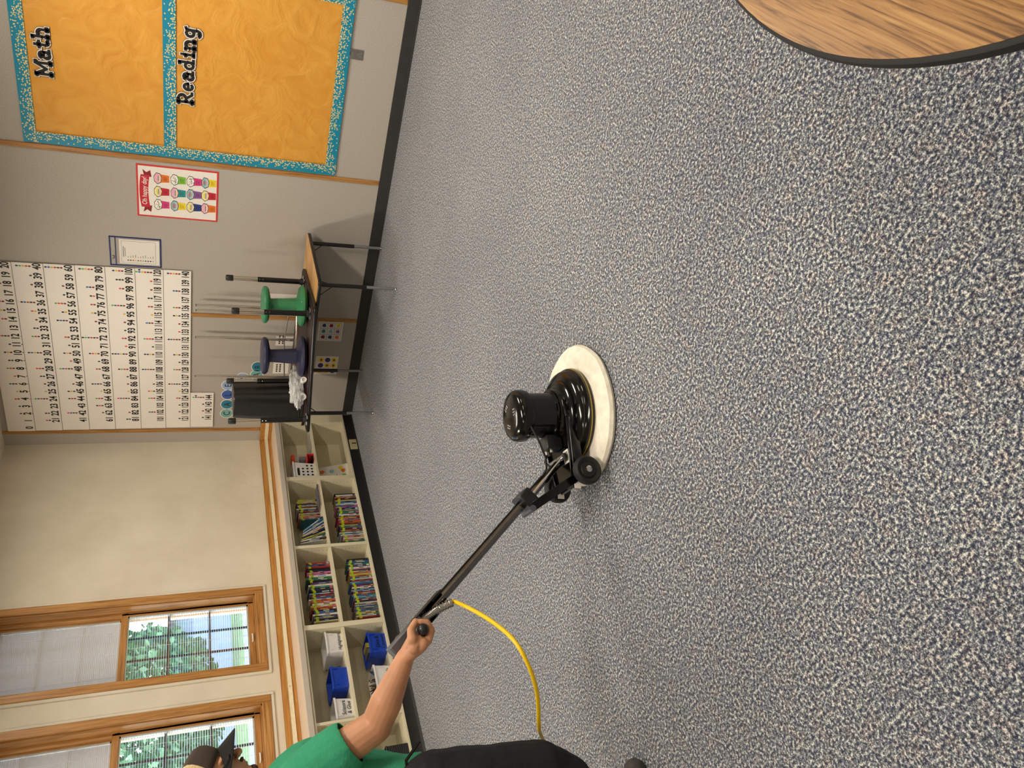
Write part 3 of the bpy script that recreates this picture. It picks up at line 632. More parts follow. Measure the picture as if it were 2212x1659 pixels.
# inverted table
tb = thing('inverted_table', (1.75, -.77, .646), 'dark brown table lying upside down, its four thick capped legs up', 'table')
QB = [(2.27, -.965), (2.16, -.165), (1.19, -.52), (1.27, -1.30)]
slab(rpoly(QB, .045), .6475, .6745, 'edge_band', 'black', tb, .008)
QI = [(2.25, -.95), (2.145, -.185), (1.205, -.53), (1.285, -1.28)]
slab(rpoly(QI, .04), .674, .677, 'underside', 'brown', tb, 0)
LEG = [((2.131, -.357), (2.131, -.357), 1.292, 1), ((2.150, -.855), (2.160, -.875), 1.264, 2), ((1.402, -1.265), (1.395, -1.272), 1.275, 3), ((1.427, -.799), (1.420, -.806), 1.275, 4)]
for (a, c, zt, k) in LEG:
    a = V((*a, .677)); c = V((*c, zt)); d = c-a
    l_ = MB().cyl(a+d*.02, a+d*.60, .0215, n=20).build('leg', 'black', tb)
    MB().cyl(a+d*.60, a+d*.93, .0180, n=20).build('leg_extension', 'chrome', l_)
    MB().lathe([(.0235, 0), (.0245, .01), (.0245, .045), (.021, .055), (.012, .058), (0, .058)], a+d*.905, 20).build('leg_cap', 'blackplastic', l_)
    ce = V((1.72, -.74, .677)); u = (ce-a); u.z = 0; u.normalize()
    MB().obox(a+V((0, 0, .006)), (u, V((-u.y, u.x, 0)), (0, 0, 1)), (.05, .014, .005)).obox(a+V((0, 0, .006)), (u, V((-u.y, u.x, 0)), (0, 0, 1)), (.014, .06, .004)).build('mounting_plate', 'steel', l_, bevel=.003)
    MB().lathe([(.028, 0), (.028, .02), (.022, .03)], a+V((0, 0, .004)), 16).build('leg_socket', 'blackmatte', l_)
    bt = MB()
    for dz in (.32, .345): bt.ell(a+d*(dz/.6)+V((.012, -.019, 0)), (.004, .004, .004), 8)
    bt.build('bolt', 'chrome', l_)
# small desk upside down behind
tc_ = thing('inverted_desk', (1.45, -.2, .646), 'upside-down desk with thin chrome legs behind the two stools', 'desk')
QC = [(1.83, -.045), (.96, -.045), (.99, -.42), (1.76, -.255)]
slab(rpoly(QC, .02, 4), .6475, .668, 'desktop', 'brown', tc_, .003)
for (x, y, x2, y2) in ((1.672, -.085, 1.672, -.085), (1.345, -.10, 1.345, -.10), (1.72, -.235, 1.72, -.235), (1.09, -.33, 1.09, -.33)):
    zt = 1.515
    l_ = MB().cyl((x, y, .668), (x2, y2, 1.40), .0135, n=14).build('leg', 'chrome', tc_)
    MB().cyl((x2, y2, 1.40), (x2, y2, zt-.012), .0115, n=14).build('leg_extension', 'chrome', l_)
    MB().lathe([(.006, 0), (.011, .006), (.011, .009), (.0, .011)], (x2, y2, zt-.012), 12).build('foot_glide', 'steel', l_)
MB().tube([(1.72, -.235, .757), (1.345, -.10, .757)], .0065, 8).tube([(1.345, -.10, .757), (1.09, -.33, .757)], .0065, 8).build('cross_bar', 'chrome', tc_)
MB().tube([(1.72, -.235, .69), (1.56, -.29, .685), (1.2, -.37, .685)], .009, 8).build('frame_rail', 'chrome', tc_)
# stools
def stool(x, y, mt, lb, dot):
    t = thing('wobble_stool', (x, y, .678), lb, 'stool', 'wobble stools')
    z = .678
    MB().lathe([(.0, 0), (.10, .004), (.150, .018), (.166, .036), (.163, .052), (.148, .064), (.10, .074), (.062, .086), (.058, .09)], (x, y, z), 48).build('base', mt, t)
    MB().lathe([(.063, 0), (.060, .03), (.054, .12), (.050, .19), (.050, .205), (.062, .225)], (x, y, z+.075), 60, lobes=lambda a, zz: 1+.09*(abs(sin(a*4))-.5)).build('column', mt, t)
    MB().lathe([(.05, 0), (.085, .006), (.130, .016), (.146, .03), (.149, .045), (.142, .058), (.12, .066), (0, .068)], (x, y, z+.285), 48).build('seat', mt, t)
    if dot:
        MB().ell((x+.105, y-.100, z+.060), (.008, .008, .005), 10).build('plug', plain('pale_plug', (220, 180, 140), .5), t)
stool(2.085, -.655, 'green', 'green plastic wobble stool standing on the upside-down table', True)
stool(1.765, -.905, 'navy', 'navy blue plastic wobble stool standing on the upside-down table', False)
# upside-down waste bin
def frus(mb, c, ux, uy, a, b_, z0, z1, rr_=.04, mat=0, open_=False):
    c = V((c[0], c[1], 0)); ux = V(ux).normalized(); uy = V(uy).normalized(); n_ = 6
    def ring(w_, h_, z, r_): return [c+ux*p[0]+uy*p[1]+V((0, 0, z)) for p in rrect(-w_, w_, -h_, h_, r_, n_)]
    A = ring(a[0], a[1], z0, rr_); B = ring(b_[0], b_[1], z1, rr_); k = len(A)
    mb.add(A+B, [(i, (i+1) % k, (i+1) % k+k, i+k) for i in range(k)], mat, True)
    mb.add(A, [list(range(k))[::-1]], mat)
    if not open_: mb.add(B, [list(range(k))], mat)
    return mb
bt = thing('waste_bin', (1.285, -.885, .678), 'tall black waste bin standing upside down between the capped legs', 'waste bin')
ubx = V((.96, .28, 0)); uby = V((-.28, .96, 0))
bm_ = MB(); frus(bm_, (1.285, -.885), ubx, uby, (.128, .17), (.110, .15), .70, 1.225, .05); bm_.build('body', 'blackplastic', bt, bevel=.008)
bm_ = MB(); frus(bm_, (1.285, -.885), ubx, uby, (.138, .18), (.136, .178), .679, .702, .055); frus(bm_, (1.285, -.885), ubx, uby, (.133, .175), (.131, .173), .706, .716, .055); bm_.build('rim', 'blackplastic', bt, bevel=.003)
# bag of pipe fittings
bg = MB(); N_ = 40
vs = []
for i in range(N_+1):
    for j in range(N_):
        a = pi*i/N_; q = 2*pi*j/N_; p = V((sin(a)*cos(q), sin(a)*sin(q), cos(a)))
        nz_ = 1+.35*MN.noise(p*3.1)+.18*MN.noise(p*8)
        o_ = V((p.x*.085, p.y*.20, p.z*.052))*nz_
        vs.append(V((1.53-.10*o_.y/.2*.2, -1.01, .748))+V((o_.x*.9+o_.y*.25, o_.y, max(o_.z, -.055))))
bg.add(vs, [(i*N_+j, (i+1)*N_+j, (i+1)*N_+(j+1) % N_, i*N_+(j+1) % N_) for i in range(N_) for j in range(N_)], 0, True)
g_ = bg.build('plastic_bag', 'bag', None, origin=(1.6, -.97, .69)); tag(g_, 'crumpled clear plastic bag lying beside the navy stool', 'bag')
def fitting(p0, p1, r_, lb):
    p0, p1 = V(p0), V(p1); d = (p1-p0).normalized(); x_ = d.orthogonal().normalized(); y_ = d.cross(x_); L = (p1-p0).length
    t = thing('pipe_fitting', p0, lb, 'pipe fitting', 'white pipe fittings')
    MB().lathe([(r_*.82, 0), (r_*.82, L), (r_*.55, L), (r_*.55, L*.2)], p0, 24, 0, (x_, y_, d)).build('body', 'white', t)
    MB().lathe([(r_*.85, L*.62), (r_, L*.66), (r_, L*1.02), (r_*.8, L*1.04), (r_*.62, L*1.02), (r_*.6, L*.8)], p0, 24, 0, (x_, y_, d)).build('collar', 'white', t)
fitting((1.515, -1.075, .716), (1.545, -1.155, .713), .029, 'largest white pipe fitting, its open end facing the room')
fitting((1.60, -1.03, .706), (1.66, -1.075, .706), .023, 'small white pipe fitting half covered by the clear bag')
fitting((1.52, -.98, .74), (1.49, -1.07, .765), .022, 'white pipe fitting tilted upward beside the clear bag')
tagc = MB().obox((1.50, -1.06, .775), ((.8, -.5, .2), (.1, .3, 1), (.6, .8, 0)), (.022, .035, .001)).build('paper_tag', 'paper', None, origin=(1.5, -1.06, .74))
tag(tagc, 'small white printed tag standing on the pipe fittings by the black bin', 'tag')
# ------------------------------------------------------------------ near round table
nt = thing('round_table', (6.2, -4.885, 0), 'round wood grain table with black edge in the near right corner', 'table')
MB().lathe([(.0, .627), (.755, .627), (.764, .631), (.767, .643), (.764, .655), (.757, .659), (0, .659)], (6.2, -4.885, 0), 128).build('edge_band', 'blackmatte', nt)
MB().lathe([(.0, .6585), (.757, .6585), (.757, .6605), (0, .6605)], (6.2, -4.885, 0), 128, smooth=False).build('tabletop', 'grain', nt)
for a in (45, 135, 225, 315):
    x, y = 6.2+.42*cos(R(a)), -4.885+.42*sin(R(a))
    l_ = MB().cyl((x, y, .25), (x, y, .627), .02).build('leg', 'black', nt); MB().cyl((x, y, 0), (x, y, .26), .016).build('leg_extension', 'chrome', l_)
# ------------------------------------------------------------------ shelf contents
PAL = [('red', (176, 30, 40)), ('navy', (24, 38, 84)), ('black', (22, 20, 24)), ('blue', (34, 96, 168)), ('pink', (216, 96, 150)), ('green', (40, 128, 84)), ('purple', (96, 44, 110)), ('orange', (206, 92, 30)), ('white', (226, 220, 208)), ('yellow', (214, 190, 60)), ('teal', (34, 120, 136)), ('brown', (96, 56, 36)), ('grey', (110, 112, 122)), ('cream', (214, 196, 150)), ('sky blue', (90, 160, 206)), ('maroon', (96, 22, 40))]
for nm, c in PAL:
    g_ = sum(c)/3; c = tuple(int((.72*x+.28*g_)*.9) for x in c)
    M['bk_'+nm] = plain('book_'+nm.replace(' ', '_'), c, .42, 0, .08, 60)
M['pages'] = plain('book_pages', (206, 186, 150), .8, 0, .15, 200)
def ordn(k): return '%d%s' % (k, 'th' if 10 <= k % 100 <= 20 else {1: 'st', 2: 'nd', 3: 'rd'}.get(k % 10, 'th'))
def book(y, w_, h_, dep, xf, z, ci, where, group, sticker=True, lean=0.0, name='book'):
    cn = PAL[ci][0]
    t = thing(name, (xf, y, z), where % cn, 'book', group)
    if lean: t.rotation_euler = (lean, 0, 0)
    b_ = MB(); c = min(.0018, w_*.2)
    b_.box(-dep, 0, -w_/2, -w_/2+c, 0, h_).box(-dep, 0, w_/2-c, w_/2, 0, h_).box(-c, 0, -w_/2+c, w_/2-c, 0, h_)
    tcol = random.choice([8, 2, 9, 0, 14])
    if w_ > .007:
        zc = h_*random.uniform(.35, .5); hl = h_*random.uniform(.08, .2); b_.box(0, .0005, -w_*.25, w_*.2, zc-hl, zc+hl, 1)
        if random.random() < .6: b_.box(0, .0005, -w_*.46, w_*.46, .006, .006+h_*.12, 2)
    b_.build('cover', ['bk_'+cn, 'bk_'+PAL[tcol][0], 'bk_'+PAL[random.randrange(len(PAL))][0]], t, local=True)
    MB().box(-dep+.003, -c, -w_/2+c, w_/2-c, .003, h_-.003).build('pages', 'pages', t, local=True)
    if sticker: 
        MB().box(-.012, .0009, -w_/2-.0003, w_/2+.0003, h_*.80, h_*.80+.022).build('spine_sticker', 'lime', t, local=True)
    return t
def row(ya, yb, z, x, hr, wr_, seq, place, group):
    y = yb; k = 0
    out = []
    while y > ya:
        w_ = random.uniform(*wr_); 
        if y-w_ < ya-.002: break
        out.append((y-w_/2, w_)); y -= w_+.0008
    nn = len(out)
    for i, (yy, w_) in enumerate(out):
        ci = seq[i] if i < len(seq) else random.choice([0, 1, 3, 2, 5, 6, 7, 8, 9, 10, 12, 13, 14, 15, 4])
        h_ = random.uniform(*hr)
        if random.random() < .12: h_ += .012
        book(yy, w_*.97, h_, random.uniform(.125, .15), x+random.uniform(-.006, .004), z, ci, '%s book, '+ordn(i+1)+' from right, '+place, group, sticker=random.random() < .82)
row(-1.622, -1.045, .1085, .272, (.182, .200), (.008, .019), [2, 8, 0, 13, 0, 1, 9, 3, 14, 8, 3, 4, 6, 1, 12, 5, 10, 8, 15, 0, 7, 14, 4, 0, 7, 7, 0], 'lower shelf under the leaning books', 'upright readers under the leaning books')
row(-2.415, -1.81, .1085, .272, (.180, .198), (.007, .017), [2, 1, 3, 5, 6, 10, 8, 4, 1, 13, 7, 9, 9, 7, 3, 8, 2, 0, 14, 3, 6, 0, 8, 2, 14, 6, 6, 7, 11, 3, 14, 10, 0, 1, 13, 3, 7, 14], 'lower shelf of the two-row cabinet', 'readers on the lower shelf of the two-row cabinet')
row(-2.405, -1.818, .4435, .272, (.178, .200), (.009, .022), [0, 0, 3, 0, 2, 1, 2, 4, 4, 8, 5, 5, 2, 6, 8, 5, 1, 1, 2, 14, 2, 0, 6, 3, 8, 7, 7, 8, 9, 7, 0, 2, 3, 8, 2, 12, 2], 'upper shelf of the two-row cabinet', 'readers on the upper shelf of the two-row cabinet')
row(-1.285, -1.035, .4435, .262, (.180, .200), (.007, .014), [9, 9, 9, 13, 15, 12, 8, 11, 9, 8, 1, 12, 0, 2, 8, 7], 'upper shelf beside leaning books', 'upright readers beside the leaning books')
yb_ = -1.335; SEQ = [12, 14, 3, 8, 3, 8, 13, 13, 0, 1, 2, 9, 5, 2, 8, 12, 2, 8, 3, 5]
for i in range(18):
    w_ = random.uniform(.006, .013); tl = R(38)*(1-i/18)**.8+R(3)
    h_ = .225 if i > 3 else .235
    h_ = min(h_, .265/max(cos(tl), .1)-.01)
    book(yb_, w_, min(h_, .255), .21+random.uniform(-.02, .02), .312-random.uniform(0, .014), .4438+w_/2*sin(tl), SEQ[i], '%s picture book, '+ordn(i+1)+' from right among the leaning books', 'leaning picture books', sticker=False, lean=tl, name='picture_book')
    yb_ -= w_/cos(tl)+.0006+(.004 if i > 8 else .0035)
for i in range(4):
    o = MB().box(-.055, .055, -.12, .12, 0, .0035).build('magazine', ['bk_'+['red', 'white', 'black', 'grey'][i]], None, origin=(0, 0, 0)); o.location = (.262-.004*i, -1.085+.006*i, .4432+.0038*i)
    o.location.x = .325-.055-.003*i; tag(o, ['red', 'white', 'black', 'grey'][i]+' thin magazine lying flat, '+['lowest of four', 'second from the bottom', 'second from the top', 'topmost of four']['0123'.index(str(i))]+' beside the upright readers', 'magazine', 'thin magazines lying flat')
# those magazines lie in front of the readers: push readers' depth behind them
for o in list(COL.objects):
    if o.get('group') == 'upright readers beside the leaning books': o.location.x = .205
# bins
def bin_(yc, z, w_, d_, h_, mt, lb, text=None, xf=.302):
    t = thing('storage_bin', (xf-d_/2, yc, z), lb, 'storage bin', 'supply bins')
    q = MB(); n_ = 5
    def ring(k, zz, e=0): return [V((xf-d_/2+p[0], yc+p[1], zz)) for p in rrect(-(d_/2)*k-e, (d_/2)*k+e, -(w_/2)*k-e, (w_/2)*k+e, .018, n_)]
    A = ring(.88, z); B = ring(.985, z+h_-.012); C = ring(1, z+h_-.012, .004); D = ring(1, z+h_, .004); E_ = ring(.97, z+h_, 0); F = ring(.86, z+.003, 0)
    rings = [A, B, C, D, E_, F]; k = len(A); allv = [p for r_ in rings for p in r_]
    q.add(allv, [(i*k+j, i*k+(j+1) % k, (i+1)*k+(j+1) % k, (i+1)*k+j) for i in range(5) for j in range(k)], 0, False)
    q.add(A, [list(range(k))[::-1]]); q.add(F, [list(range(k))])
    q.build('body', mt, t, sharp=50)
    hb = MB().box(xf-.004, xf+.003, yc-w_*.36, yc-w_*.34, z+h_*.55, z+h_-.014).box(xf-.004, xf+.003, yc+w_*.34, yc+w_*.36, z+h_*.55, z+h_-.014); hb.build('moulded_rib', mt, t)
    if text:
        g = MB(); sl_ = d_/2*.105/(h_-.012)*1.12; up = V((sl_, 0, 1)).normalized(); nln = len(text)
        for i, (s_, sh) in enumerate(text):
            zz = z+h_*(.10 if nln == 1 else (.40, .10)[i]); xx = xf-d_/2+(d_/2)*(.88+.105*(zz-z)/(h_-.012))+.0030
            put_text(g, s_, (xx, yc, zz), (0, 1, 0), up, sh, .8, shear=.12)
        g.build('handwriting', 'ink', t)
    return t
bin_(-2.612, .4437, .185, .25, .130, 'whitebin', 'white bin marked Highlighters on the upper shelf', [('Highlighters', .0275)])
bin_(-2.908, .4437, .185, .25, .125, 'blue', 'blue bin of loose markers on the upper shelf')
bin_(-3.158, .4437, .170, .25, .130, 'whitebin', 'white bin marked Scissors and Glue on the upper shelf', [('Scissors', .031), ('& Glue', .031)])
bin_(-2.655, .1087, .185, .25, .140, 'blue', 'blue bin marked Dice and Counters on the lower shelf', [('Dice &', .034), ('Counters', .030)])
bin_(-2.945, .1087, .185, .25, .140, 'whitebin', 'white bin of pencils on the lower shelf behind the forearm', [('Pencils', .036)])
mk = [('white', 'blue'), ('white', 'green'), ('white', 'orange'), ('white', 'pink'), ('blue', 'navy'), ('white', 'purple'), ('red', 'pink')]
for i, (a, c) in enumerate(mk):
    y = -2.845-.020*i; x = .115+.018*(i % 3); z = .525+.004*(i % 2)
    p0, p1 = V((x, y, z)), V((x+.10, y-.015+.03*random.random(), z+.012*random.random()))
    t = thing('marker', p0, '%s marker with %s cap lying in the blue bin on upper shelf, %s from right' % (a, c, ordn(i+1)), 'marker', 'loose markers in the blue bin')
    MB().cyl(p0, p1, .0065, n=10).build('barrel', 'bk_'+a, t); MB().cyl(p1, p1+(p1-p0).normalized()*.03, .0072, n=10).build('cap', 'bk_'+c, t)
PENC = []
for i in range(22):
    c = random.choice(['red', 'black', 'brown', 'blue', 'cream', 'yellow']); x = .12+random.random()*.13; y = -2.88-random.random()*.14
    p0 = V((x, y, .215)); p1 = p0+V((random.uniform(-.05, .04), random.uniform(-.03, .03), .05))
    t = MB().cyl(p0, p1, .0045, n=7, mat=0).build('pencil', 'bk_'+c, None, origin=p0)
    PENC.append((y, x, c, t))
PENC.sort(key=lambda q: -q[0])
for i, (y, x, c, t) in enumerate(PENC): tag(t, c+' pencil or crayon in the white bin behind the forearm, '+ordn(i+1)+' from right', 'pencil', 'pencils and crayons in the white bin')
nbx = MB().box(.13, .24, -2.66, -2.62, .15, .26).build('card_box', 'bk_yellow', None, bevel=.002, origin=(.18, -2.64, .15)); tag(nbx, 'small yellow card box inside the blue Dice and Counters bin', 'card box')
nb2 = MB().box(.13, .24, -2.71, -2.67, .15, .255).build('card_box', 'bk_grey', None, bevel=.002, origin=(.18, -2.69, .15)); tag(nb2, 'small grey card box inside the blue Dice and Counters bin', 'card box')
# black mesh basket
mbk = thing('mesh_basket', (.2, -3.64, .109), 'black woven mesh basket in the lower cabinet by the person', 'basket')
m, n, l, b = nodes('black_weave', .5); M['weave'] = m
mp = mapping(n, l, (1, 1, 1)); vv = n.new('ShaderNodeTexWave'); vv.inputs['Scale'].default_value = 45; vv.bands_direction = 'Y'; l.new(mp.outputs[0], vv.inputs[0])
v2 = n.new('ShaderNodeTexWave'); v2.inputs['Scale'].default_value = 22; v2.bands_direction = 'Z'; v2.inputs['Distortion'].default_value = 2; l.new(mp.outputs[0], v2.inputs[0])
mm2 = n.new('ShaderNodeMath'); mm2.operation = 'MULTIPLY'; l.new(vv.outputs[1], mm2.inputs[0]); l.new(v2.outputs[1], mm2.inputs[1])
k = ramp(n, l, mm2.outputs[0], [(.35, srgb(8, 8, 9)), (.8, srgb(72, 74, 78))]); l.new(k.outputs[0], b.inputs['Base Color']); add_bump(n, l, b, mm2.outputs[0], .6, .004)
q = MB(); q.box(.06, .31, -3.78, -3.50, .1085, .118).box(.302, .312, -3.78, -3.50, .118, .262).box(.06, .07, -3.78, -3.50, .118, .262).box(.07, .302, -3.51, -3.50, .118, .262).box(.07, .302, -3.78, -3.77, .118, .262); q.build('basket_body', 'weave', mbk)
q = MB(); q.tube([(.31, -3.5, .264), (.06, -3.5, .264), (.06, -3.78, .264), (.31, -3.78, .264), (.31, -3.5, .264)], .006, 8); q.build('basket_rim', 'black', mbk)
# corner cabinet contents
pb = thing('perforated_basket', (.2, -.73, .444), 'white plastic basket with round holes on the upper corner shelf', 'basket')
q = MB(); q.box(.06, .29, -.83, -.64, 0+.4440, .450, 0)
hl = MB()
sl = .03
q.hexa([(.284, -.825, .45), (.290, -.825, .45), (.290, -.655, .45), (.284, -.655, .45), (.296, -.825, .64), (.302, -.825, .64), (.302, -.640, .64), (.296, -.640, .64)])
q.box(.06, .066, -.825, -.655, .45, .64).box(.066, .286, -.66, -.652, .45, .64).box(.066, .286, -.83, -.822, .45, .64)
q.box(.05, .308, -.836, -.634, .636, .650).build('basket_body', 'white', pb, bevel=.002)
for i in range(4):
    for j in range(4):
        if i == 0 and j > 1: continue
        zz = .475+.042*j; hl.lathe([(.010, 0), (.010, .0016)], (.2912+.012*(zz-.45)/.19-.0005, -.685-.040*i+(.0), zz), 14, 0, ((0, 1, 0), (0, 0, 1), (1, 0, 0)))
hl.box(.2995, .3022, -.80, -.735, .592, .612); hl.build('holes', 'ink', pb)
for k_, (mt, lb) in enumerate((('red', 'red magazine file'), )):
    t = thing('magazine_file', (.2, -.6, .444), 'red open plastic file lying on its side on the upper corner shelf', 'file box')
    q = MB(); q.box(.12, .322, -.632, -.55, .444, .448).box(.12, .322, -.632, -.55, .505, .509).box(.12, .322, -.554, -.55, .448, .505).box(.12, .124, -.63, -.554, .448, .505); q.build('shell', 'red', t, bevel=.001)
    MB().box(.13, .31, -.62, -.56, .449, .456).box(.13, .30, -.615, -.562, .457, .461).build('folders', 'bk_black', t)
t = thing('jar', (.175, -.485, .444), 'clear round jar with an orange lid on the upper corner shelf', 'jar')
MB().lathe([(.05, .4445), (.052, .46), (.052, .60), (.047, .61)], (.175, -.485, 0), 24).build('body', 'clear', t)
MB().lathe([(.054, .605), (.055, .612), (.055, .632), (.05, .636), (0, .636)], (.175, -.485, 0), 24).build('lid', 'orange', t)
MB().box(.15, .20, -.505, -.465, .446, .56).build('contents', 'bk_grey', t)
for i, (x, yy0, yy1, zt) in enumerate(((.24, -.42, -.18, .49), (.28, -.45, -.20, .475))):
    o = MB().box(x-.10, x+.035, yy0, yy1, .4438+.012*i, .4518+.012*i).build('plastic_folder', 'clear', None, origin=(x, -.3, .4438+.012*i))
    tag(o, ['lower', 'upper'][i]+' clear plastic folder lying on the upper corner shelf', 'folder', 'clear plastic folders')
sh = thing('drawing_sheet', (.15, -.68, .109), 'white printed sheet with coloured blobs standing in the lower corner shelf', 'sheet')
MB().hexa([(.20, -.852, .1085), (.202, -.852, .1085), (.202, -.575, .1085), (.20, -.575, .1085), (.14, -.852, .40), (.142, -.852, .40), (.142, -.575, .40), (.14, -.575, .40)]).build('sheet', 'paper', sh)
q = MB(); up = V((-.06, 0, .2915))/.2975; 
for yy, s_, m_ in ((-.64, .25, 3), (-.65, .16, 12), (-.62, .07, 6), (-.72, .26, 12), (-.80, .20, 6), (-.83, .06, 9), (-.73, .05, 4), (-.66, .05, 3), (-.80, .11, 1)):
    o_ = V((.2032, yy, .1085))+up*s_; q.flat([(.022*cos(a*.4)*(1+.2*sin(a)), .022*sin(a*.4)) for a in range(15)], o_, (0, 1, 0), up, m_)
for i in range(3):
    for k in range(4): q.flat([(0, 0), (.012, 0), (.012, .014), (0, .014)], V((.2032, -.77+.017*k, .1085))+up*(.11+.025*i), (0, 1, 0), up, [9, 1, 0][i])
q.build('pictures', PM, sh)
# ------------------------------------------------------------------ floor machine
A0 = math.atan2(-.883, -.47)
fm = thing('floor_buffer', (3.68, -3.825, 0), 'black rotary floor machine with white bonnet pad standing on the grey carpet', 'floor machine', rotz=A0)
def L(mb, name, mats, parent=None, **kw):
    return mb.build(name, mats, parent or fm, local=True, **kw)
pd = MB()
vs = []; n_ = 96; prof = [(.0, .03), (.15, .034), (.22, .040), (.27, .040), (.295, .030), (.302, .016), (.296, .004), (.28, .001), (0, .001)]
def padr(a, z): return 1+.012*MN.noise(V((cos(a)*3, sin(a)*3, z*20)))
pd.lathe(prof, (0, 0, 0), n_, 0, lobes=padr); L(pd, 'bonnet_pad', 'pad')
L(MB().lathe([(.175, .038), (.196, .042), (.200, .052), (.198, .066), (.190, .072), (.186, .078), (.188, .086), (.180, .098), (.160, .106), (.140, .110), (.0, .112)], (0, 0, 0), 80), 'brush_shroud', 'blackgloss')
L(MB().lathe([(.2005, .0525), (.2008, .0545), (.2005, .0565)], (0, 0, 0), 80), 'gold_stripe', 'gold')
L(MB().lathe([(.150, .108), (.150, .118), (.140, .126), (.118, .130), (.112, .15), (0, .15)], (0, 0, 0), 64), 'gear_housing', 'blackgloss')
L(MB().lathe([(.104, .145), (.106, .152), (.106, .158), (.097, .162), (.095, .17), (.095, .262), (.09, .268), (0, .268)], (0, 0, 0), 64), 'motor_housing', 'blackgloss')
L(MB().lathe([(.098, .262), (.106, .268), (.109, .280), (.109, .300), (.104, .316), (.092, .326), (.07, .331), (0, .332)], (0, 0, 0), 64), 'motor_cap', 'blackgloss')
vn = MB()
for k in range(3):
    for i in range(3):
        a = R(90+120*k); vn.ell((.042*cos(a)+(i-1)*.012*cos(a+pi/2), .042*sin(a)+(i-1)*.012*sin(a+pi/2), .3325), (.004, .004, .002), 8)
        vn.ell((.052*cos(a)+(i-1)*.011*cos(a+pi/2), .052*sin(a)+(i-1)*.011*sin(a+pi/2), .3322), (.004, .004, .002), 8)
L(vn, 'cap_vents', 'steel')
frm = MB()
frm.prism([(-.02, -.118), (.06, -.125), (.29, -.085), (.33, -.06), (.33, .06), (.29, .085), (.06, .125), (-.02, .118)], (0, 0, .118), (1, 0, 0), (0, 1, 0), (0, 0, .012))
for s_ in (-1, 1): frm.hexa([(-.03, s_*.118, .105), (.05, s_*.126, .105), (.05, s_*.120, .105), (-.03, s_*.112, .105), (-.03, s_*.118, .142), (.05, s_*.126, .142), (.05, s_*.120, .142), (-.03, s_*.112, .142)])
for s_ in (-1, 1): frm.hexa([(.05, s_*.124, .085), (.31, s_*.078, .085), (.31, s_*.070, .085), (.05, s_*.116, .085), (.05, s_*.124, .142), (.31, s_*.078, .142), (.31, s_*.070, .142), (.05, s_*.116, .142)])
L(frm, 'chassis', 'blackgloss', bevel=.003)
L(MB().box(.17, .225, .025, .07, .1302, .1312).box(.178, .217, .032, .063, .1313, .1316, 1), 'rating_label', ['paper', 'greyline'])
L(MB().box(.095, .155, -.035, .035, .13, .20), 'capacitor_box', 'blackplastic', bevel=.005)
L(MB().cyl((.155, -.02, .18), (.17, -.02, .18), .014).cyl((.155, .01, .172), (.166, .01, .172), .009), 'cable_gland', 'steel')
P0 = V((.235, 0, .175)); PD = V((.630, 0, .722)).normalized(); PN = V((-PD.z, 0, PD.x)); YA = V((0, 1, 0))
def pp(t, y=0, nrm=0): return P0+PD*t+YA*y+PN*nrm
L(MB().tube([pp(-.03), pp(.76)], .0165, 24), 'handle_tube', 'pole')
L(MB().obox(pp(.40, 0, .015), (PD, YA, PN), (.34, .005, .006)), 'wiring_channel', 'black')
for s_ in (-1, 1):
    L(MB().tube([pp(-.055, s_*.05, .01), pp(.17, s_*.020, .0)], .006, 10), 'brace_rod', 'chrome')
L(MB().cyl((.20, -.07, .150), (.20, .07, .150), .012), 'pivot_bolt', 'steel')
L(MB().obox(pp(.19, 0, .004), (PD, YA, PN), (.028, .046, .034)), 'clamp_block', 'blackplastic', bevel=.006)
L(MB().cyl(pp(.215, -.05, -.035), pp(.215, .05, -.035), .013), 'clamp_pin', 'greymetal')
for s_ in (-1, 1):
    a_, b_ = pp(.205, s_*.042, -.032), V((.285, s_*.088, .10))
    dv = b_-a_; ax = dv.normalized(); sd = YA-ax*YA.dot(ax)
    L(MB().obox((a_+b_)/2, (ax, sd, ax.cross(sd)), (dv.length/2+.012, .004, .017)), 'wheel_arm', 'blackgloss', bevel=.002)
wl_ = [(.118,), (-.118,)]
L(MB().cyl((.285, -.13, .10), (.285, .13, .10), .008), 'axle', 'steel')
for s_ in (-1, 1):
    o = L(MB().lathe([(.0, -.014), (.030, -.016), (.034, -.010), (.050, -.018), (.057, -.012), (.059, 0), (.057, .012), (.050, .018), (.034, .010), (.030, .016), (0, .014)], (.285, s_*.142, .10), 40, 0, ((1, 0, 0), (0, 0, 1), (0, s_, 0))), 'wheel', 'rubber')
    hb = MB().lathe([(.014, .014), (.013, .021), (.006, .024), (0, .024)], (.285, s_*.142, .10), 20, 0, ((1, 0, 0), (0, 0, 1), (0, s_, 0))); hb.build('hub_cap', 'chrome', o, local=True)
st_ = MB()
for s_ in (-1, 1): st_.obox((.31, s_*.080, .118), ((-.1, 0, 1), (1, 0, .1), (0, 1, 0)), (.014, .03, .0012))
L(st_, 'warning_sticker', 'paper')
L(MB().tube([(.06, .075, .285), (.13, .08, .26), (.20, .05, .225), (.235, .01, .21), (.27, .0, .235)], .0042, 8).tube([(.16, -.02, .18), (.20, -.015, .20), (.23, .01, .19), (.27, .016, .225)], .005, 8), 'motor_cable', 'rubber')
bx = MB()
t0, t1 = .70, .965
hw, hh = .033, .027
bx.obox(pp((t0+.115+t1)/2, 0, 0), (PD, YA, PN), ((t1-t0-.115)/2, hw, hh))
L(bx, 'control_housing', 'greymetal', bevel=.006)
bx = MB()
for s_ in (-1, 1): bx.obox(pp(t0+.066, 0, s_*(hh-.001)), (PD, YA, PN), (.072, hw, .0012))
bx.obox(pp(t0+.06, -hw, 0), (PD, YA, PN), (.062, .0014, hh))
L(bx, 'channel_plate', 'blackplastic')
